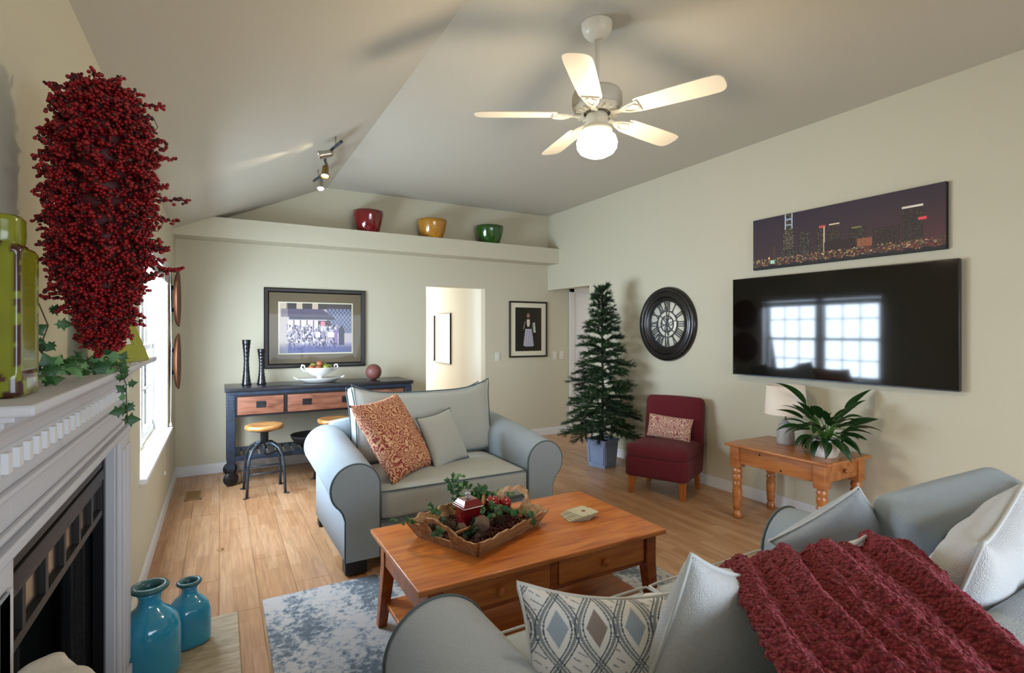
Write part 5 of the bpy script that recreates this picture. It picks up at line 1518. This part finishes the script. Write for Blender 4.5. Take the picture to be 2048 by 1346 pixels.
# ================================================================== ON THE CONSOLE
cz = .922
def candlestick(x, y, H_, label):
    pr = []
    for i in range(41):
        t = i / 40
        r = .024 + .019 * abs(2 * t - 1.05) ** 1.6 + .0016 * math.sin(t * 70)
        pr.append((r, H_ * t))
    pr += [(.03, H_), (.028, H_ - .02), (.001, H_ - .02)]
    return tag(MB().lathe([(.001, 0)] + pr, 32).build('candlestick', 'candle_black', loc=(x, y, cz)), label, 'candlestick', 'black candlesticks on the console table')
candlestick(.232, 5.86, .455, 'taller glossy black waisted candlestick on the left of the console table')
candlestick(.372, 5.90, .36, 'shorter glossy black waisted candlestick beside the taller one')
pt_ = thing('platter', 'white oval china platter with curled handles under the fruit bowl', 'platter', (.925, 5.82, cz))
MB().lathe([(.001, .004), (.12, .004), (.13, 0), (.15, .004), (.20, .03), (.225, .042), (.228, .046), (.20, .040), (.14, .014), (.001, .012)], 48, Matrix.Diagonal((1, .62, 1, 1))).build('plate', 'ceramic_white', pt_)
for s_ in (-1, 1): MB().tube([(s_ * .215, -.035, .04), (s_ * .248, -.02, .055), (s_ * .255, 0, .062), (s_ * .248, .02, .055), (s_ * .215, .035, .04)], .007, 8).build('handle', 'ceramic_white', pt_)
fbw = thing('fruit_bowl', 'white footed china bowl with scroll handles holding fruit', 'bowl', (.925, 5.82, cz + .0145))
MB().lathe([(.055, 0), (.058, .006), (.03, .02), (.024, .038), (.04, .05), (.09, .07), (.128, .10), (.148, .135), (.152, .143), (.145, .143), (.12, .105), (.06, .066), (.001, .06)], 44, Matrix.Diagonal((1, .8, 1, 1))).build('bowl', 'ceramic_white', fbw)
for s_ in (-1, 1): MB().tube([(s_ * .125, 0, .10), (s_ * .165, 0, .115), (s_ * .185, 0, .145), (s_ * .175, 0, .172), (s_ * .155, 0, .168), (s_ * .148, 0, .145)], [.007, .008, .009, .010, .009, .008], 8).build('handle', 'ceramic_white', fbw)
random.seed(4)
def fruit(name, loc, r, mt, label, grp, stem=True):
    f_ = thing(name, label, 'fruit' if 'apple' in name else 'ornament', loc, random.uniform(0, 6), grp)
    MB().lathe([(.001, -.80 * r), (.25 * r, -.90 * r), (.6 * r, -.78 * r), (.92 * r, -.35 * r), (1.0 * r, .1 * r), (.9 * r, .5 * r), (.6 * r, .82 * r), (.3 * r, .88 * r), (.06 * r, .72 * r)], 20).build('flesh', mt, f_)
    if stem: MB().tube([(0, 0, .70 * r), (.1 * r, 0, 1.15 * r)], .0022, 5).build('stem', 'twig', f_)
    return f_
bx, by, bz = .925, 5.82, cz + .0145
for i, (dx, dy, dz, mt, lab) in enumerate(((-.085, -.03, .138, 'apple_blush', 'blushed red apple at the left of the fruit bowl'), (-.02, -.055, .132, 'apple_blush', 'small blushed apple at the front of the fruit bowl'), (.055, -.04, .138, 'apple_green', 'yellow-green apple at the front right of the fruit bowl'),
        (.09, .02, .14, 'apple_green', 'green apple at the right rim of the fruit bowl'), (-.06, .035, .155, 'apple_green', 'green apple at the back left of the fruit bowl'), (.0, .0, .18, 'apple_blush', 'topmost golden-red apple in the fruit bowl'), (.045, .04, .165, 'apple_green', 'green apple at the back right of the fruit bowl'))):
    fruit('apple', (bx + dx, by + dy, bz + dz), .036, mt, lab, 'apples in the fruit bowl')
tag(MB().sphere(.088, 32, k=20).build('decor_ball', 'deco_ball', loc=(1.50, 5.84, cz + .087)), 'mottled pink-brown decorative ball on the right of the console table', 'ball')

# ================================================================== TRAY CENTREPIECE
ty = thing('dough_tray', 'rough wooden tray with arched end handles holding a holiday centrepiece', 'tray', (1.115, 2.315, TZ + .0125), math.radians(24))
tl_, tw_, fl, thh = .228, .18, .045, .078
def wav(t, s_): return .006 * math.sin(t * 23 + s_) + .004 * math.sin(t * 51 + s_ * 2)
MB().cbox(-tl_, tl_, -tw_, tw_, 0, .012, .003).build('base', 'tray_wood', ty)
def tray_side(a0, a1, b0, b1, seed, handle=False):
    """wall from bottom line a0-a1 to flared top line b0-b1"""
    a0, a1, b0, b1 = map(Vector, (a0, a1, b0, b1)); P_in, P_out = [], []
    nrm = (a1 - a0).cross(Vector((0, 0, 1))).normalized() * .012
    n = 40; q = MB(); outer = []
    for i in range(n + 1):
        t = i / n; bot = a0.lerp(a1, t); top = b0.lerp(b1, t)
        h = 1 + wav(t, seed) / thh
        if handle and .26 < t < .74: h += .85 * max(0, math.sin((t - .26) / .48 * PI)) ** .55
        tp = bot + (top - bot) * h
        low = bot
        if handle and .36 < t < .64:
            low = bot + (top - bot) * (.34 + .0)
        outer.append((bot, low, tp, h))
    P = []
    if not handle:
        for bot, low, tp, h in outer: P.append([bot, tp, tp + nrm * .9, bot + nrm])
        q.grid([[p[:] for p in r] for r in P], smooth=False, closed_v=True)
        q.add([p[:] for p in P[0]], [(0, 1, 2, 3)]); q.add([p[:] for p in P[-1]], [(0, 1, 2, 3)])
    else:
        # lower board + arch
        for bot, low, tp, h in outer:
            k = min(h, .80) if (.36 < outer.index((bot, low, tp, h)) / n < .64) else h
            tp2 = bot + (tp - bot) / h * (.52 if .36 < outer.index((bot, low, tp, h)) / n < .64 else h)
            P.append([bot, tp2, tp2 + nrm * .9, bot + nrm])
        q.grid([[p[:] for p in r] for r in P], smooth=False, closed_v=True)
        A = []
        for i, (bot, low, tp, h) in enumerate(outer):
            t = i / n
            if .30 <= t <= .70:
                dn = bot + (tp - bot) * ((h - .30) / h)
                A.append([dn - nrm * .1, tp - nrm * .1, tp + nrm * 1.1, dn + nrm * 1.1])
        q.grid([[p[:] for p in r] for r in A], smooth=False, closed_v=True)
        q.add([p[:] for p in P[0]], [(0, 1, 2, 3)]); q.add([p[:] for p in P[-1]], [(0, 1, 2, 3)])
    return q.build('end_board' if handle else 'side_board', 'tray_wood', ty)
L2, W2_ = tl_ + fl, tw_ + fl
tray_side((-tl_, -tw_, .0), (tl_, -tw_, .0), (-L2, -W2_, thh), (L2, -W2_, thh), 1)
tray_side((tl_, tw_, .0), (-tl_, tw_, .0), (L2, W2_, thh), (-L2, W2_, thh), 2)
tray_side((-tl_, tw_, .0), (-tl_, -tw_, .0), (-L2, W2_, thh), (-L2, -W2_, thh), 3, True)
tray_side((tl_, -tw_, .0), (tl_, tw_, .0), (L2, -W2_, thh), (L2, W2_, thh), 4, True)
tm = Matrix.Translation(ty.location) @ RZ(ty.rotation_euler.z)
def tp(x, y, z): return tuple(tm @ Vector((x, y, z)))
# potpourri filling: a bed nobody could count
q = MB(); random.seed(9)
for i in range(520):
    x, y = random.uniform(-tl_ - .012, tl_ + .012), random.uniform(-tw_ - .012, tw_ + .012); z = .016 + random.random() * .024
    s_ = random.uniform(.007, .015)
    q.sphere(s_, 6, T(x, y, z) @ RX(random.random() * 3) @ RY(random.random() * 3), 4, sz=.45)
pp_ = q.build('potpourri', 'potpourri_red', None, ty.location, (0, 0, ty.rotation_euler.z), recalc=False)
tag(pp_, 'dark red and brown potpourri bed filling the wooden tray', 'potpourri', kind='stuff')
# square red canister
cn = thing('canister', 'square glossy red lidded canister standing in the wooden tray', 'canister', tp(-.045, .035, .0125), .12)
q = MB()
P = []
for ins, z in ((.006, 0), (.003, .004), (.0, .11), (.0, .118)): w_ = .046 - .006 + z * .06 - ins; P.append([(-w_, -w_, z), (w_, -w_, z), (w_, w_, z), (-w_, w_, z)])
q.grid(P, smooth=False, closed_v=True); q.add(P[0], [(0, 1, 2, 3)]); q.add(P[-1], [(0, 1, 2, 3)]); q.build('jar', 'red_lacquer', cn, bevel=.004)
q = MB(); w_ = .054
P = []
for ins, z in ((.002, .118), (.0, .121), (.0, .128), (.005, .133), (.016, .150), (.02, .152)): P.append([(-w_ + ins, -w_ + ins, z), (w_ - ins, -w_ + ins, z), (w_ - ins, w_ - ins, z), (-w_ + ins, w_ - ins, z)])
q.grid(P, smooth=False, closed_v=True); q.add(P[0], [(0, 1, 2, 3)]); q.add(P[-1], [(0, 1, 2, 3)]); lid = q.build('lid', 'red_lacquer', cn, bevel=.003)
q = MB()
for s_ in range(4): q.tube([(-w_, -w_, .1185), (w_, -w_, .1185)], .0022, 6, m=RZ(s_ * PI / 2))
q.build('rim_line', 'ceramic_white', lid)
MB().lathe([(.012, .152), (.013, .158), (.009, .163), (.014, .170), (.015, .176), (.010, .180), (.001, .181)], 16).build('knob', 'ceramic_grey', lid)
# pine cones
def cone_mesh(r, h):
    mb = MB(); mb.sphere(r * .62, 10, T(0, 0, h * .48), 8, sz=h / (r * 1.4))
    ga = 2.39996; n = 70
    for i in range(n):
        t = i / n; z = h * (.04 + .9 * t); rr = r * (math.sin(PI * (t * .78 + .16)) ** .8)
        a = i * ga; c, s_ = math.cos(a), math.sin(a); w = r * .20 * (1.1 - .4 * t)
        o = Vector((c * rr, s_ * rr, z)); inn = Vector((c * rr * .45, s_ * rr * .45, z - h * .03)); tn = Vector((-s_, c, 0)); up = Vector((0, 0, h * .035))
        mb.add([(inn - tn * w * .5)[:], (inn + tn * w * .5)[:], (o + tn * w + up * .3)[:], (o * 1.0 + Vector((c, s_, 0)) * w * .3 + up)[:], (o - tn * w + up * .3)[:], (o - up)[:]], [(0, 1, 2, 3, 4), (0, 4, 5), (1, 5, 2), (0, 5, 1), (2, 5, 3), (3, 5, 4)])
    return mb.mesh('pine_cone', 'cone_brown', recalc=False)
cms = [cone_mesh(.034, .072), cone_mesh(.028, .055)]
for k, x, y, z, rx, rz, lab in ((0, -.15, .09, .04, 1.1, .4, 'large pine cone left of the red canister in the tray'), (1, -.235, .10, .035, .6, 2, 'small pine cone at the far left corner of the tray'), (1, -.20, .04, .04, 1.3, 4, 'small pine cone lying near the arched tray handle'),
        (0, .065, .13, .055, .5, 1, 'large pine cone behind the canister under the tall ivy'), (0, .10, .055, .045, 1.2, 3, 'large pine cone right of the red canister'), (1, -.12, -.13, .035, 1.2, 5, 'reddish pine cone at the front corner of the tray'), (1, .03, -.10, .04, 1.0, 2.2, 'small pine cone near the front side of the tray'), (0, .17, .0, .04, 1.4, .9, 'large pine cone in front of the red ornaments')):
    o = link_mesh('pine_cone', cms[k], None, tp(x, y, z)); o.rotation_euler = (rx, 0, rz); tag(o, lab, 'pine cone', 'pine cones in the tray')
# bark orbs
for x, y, z, r, lab in ((-.065, -.065, .062, .042, 'largest rough bark orb at the front of the tray'), (-.13, .0, .048, .026, 'pale bark curl orb beside the canister')):
    mb = MB(); mb.sphere(r, 24, k=16); o = mb.build('bark_orb', 'orb_bark', None, tp(x, y, z))
    for v in o.data.vertices: v.co *= 1 + .10 * noise.noise(v.co * 90)
    tag(o, lab, 'orb', 'bark orbs in the tray')
fruit('red_ornament', tp(.155, .045, .088), .036, 'apple_red', 'shiny red apple ornament on top of the tray filling', 'red ornaments in the tray')
fruit('red_ornament', tp(.215, .005, .075), .034, 'apple_red', 'second shiny red ornament nearer the tray right end', 'red ornaments in the tray')
for i, (a, b, lab) in enumerate((((.06, .03, .09), (.15, .10, .115), 'cinnamon stick leaning against the red apple ornament'), ((-.20, -.03, .055), (-.10, -.05, .062), 'cinnamon stick lying by the arched handle'), ((.18, .07, .09), (.25, .0, .085), 'pale cinnamon stick beside the second red ornament'))):
    tag(MB().tube([tp(*a), tp(*[(p + q_) / 2 for p, q_ in zip(a, b)]), tp(*b)], .008, 8).build('cinnamon_stick', 'cinnamon'), lab, 'cinnamon stick', 'cinnamon sticks in the tray')
_iv = ivy_vine
def ivy_vine(p_, pts, n, sp, sc, nr, jitter=.8): _iv(p_, pts, int(n * 1.2), sp, sc * 1.25, nr, jitter)
random.seed(14)
ti = thing('ivy_sprig', 'leafy green ivy sprigs spilling out of the wooden tray', 'ivy', tp(0, 0, .04), ty.rotation_euler.z)
ivy_vine(ti, [(.03, .15, .03), (.04, .17, .09), (.03, .18, .14), (.02, .19, .17)], 34, .034, .85, (-.3, -1, .8))
ivy_vine(ti, [(.08, .13, .03), (.12, .15, .07), (.16, .15, .10), (.19, .16, .09)], 34, .030, .85, (-.3, -1, .8))
ivy_vine(ti, [(.12, .12, .06), (.17, .13, .08), (.21, .12, .07), (.24, .10, .06)], 20, .022, .9, (-.2, -1, .8))
ivy_vine(ti, [(.24, .12, .04), (.30, .12, .06), (.35, .10, .05), (.37, .06, .04)], 12, .016, .9, (-.2, -1, .8))
ivy_vine(ti, [(-.20, .14, .03), (-.27, .17, .04), (-.32, .20, .05), (-.36, .21, .06)], 8, .012, .8, (-.2, -1, .8))
ivy_vine(ti, [(-.18, .08, .04), (-.18, .15, .08), (-.16, .19, .09)], 8, .012, .85, (-.2, -1, .8))
ivy_vine(ti, [(-.22, .06, .02), (-.27, .02, .035), (-.29, -.02, .03)], 8, .012, .75, (-.2, -1, .8))
ivy_vine(ti, [(.0, -.03, .03), (.07, -.06, .05), (.12, -.12, .04), (.15, -.19, .035), (.13, -.23, .01)], 18, .02, 1.0, (-.1, -1, .9))
ivy_vine(ti, [(.03, .02, .03), (.10, .0, .06), (.14, -.05, .05)], 14, .022, 1.0, (-.1, -1, .9))
fs_ = thing('fir_sprig', 'short green fir sprig at the front of the tray', 'greenery', tp(-.14, -.05, .03), ty.rotation_euler.z)
for k, (dx, dy, dz) in enumerate(((.02, -.02, .07), (.06, -.02, .02), (-.05, -.03, .03), (.01, -.06, .02), (-.02, -.05, .05))):
    q = MB(); q.tube([(0, 0, 0), (dx, dy, dz)], .0012, 4); twig_cluster(q, Vector((0, 0, 0)), Vector((dx, dy, dz)), .024, 70); q.build('branchlet', 'needle_green', fs_, recalc=False)

# fanned stack of scalloped coasters
def coaster(w):
    pts = []
    for i in range(48):
        a = 2 * PI * i / 48; r = w * (1 + .05 * math.cos(a * 8)) * (abs(math.cos(a)) ** 6 + abs(math.sin(a)) ** 6) ** (-1 / 6) * .9
        pts.append((r * math.cos(a), r * math.sin(a)))
    mb = MB(); mb.prism(pts, 0, .005); return mb.mesh('coaster', 'cork_cream')
cmh = coaster(.070)
for i, lab in enumerate(('bottom cream coaster of the fanned stack on the coffee table', 'second cream coaster from the bottom of the fanned stack', 'third cream coaster from the bottom of the fanned stack', 'fourth cream coaster from the bottom of the fanned stack', 'top cream coaster with a small red motif on the fanned stack')):
    o = link_mesh('coaster', cmh, None, (1.635 + .010 * i, 2.232 - .003 * i, TZ + .0125 + .0062 * i)); o.rotation_euler = (0, 0, -.20 + .09 * i)
    tag(o, lab, 'coaster', 'cream coasters on the coffee table')
q = MB(); q.lathe([(.001, .0052), (.012, .0052), (.012, .0056), (.001, .006)], 14, T(.004, 0, 0)); q.build('motif', 'apple_red', o)
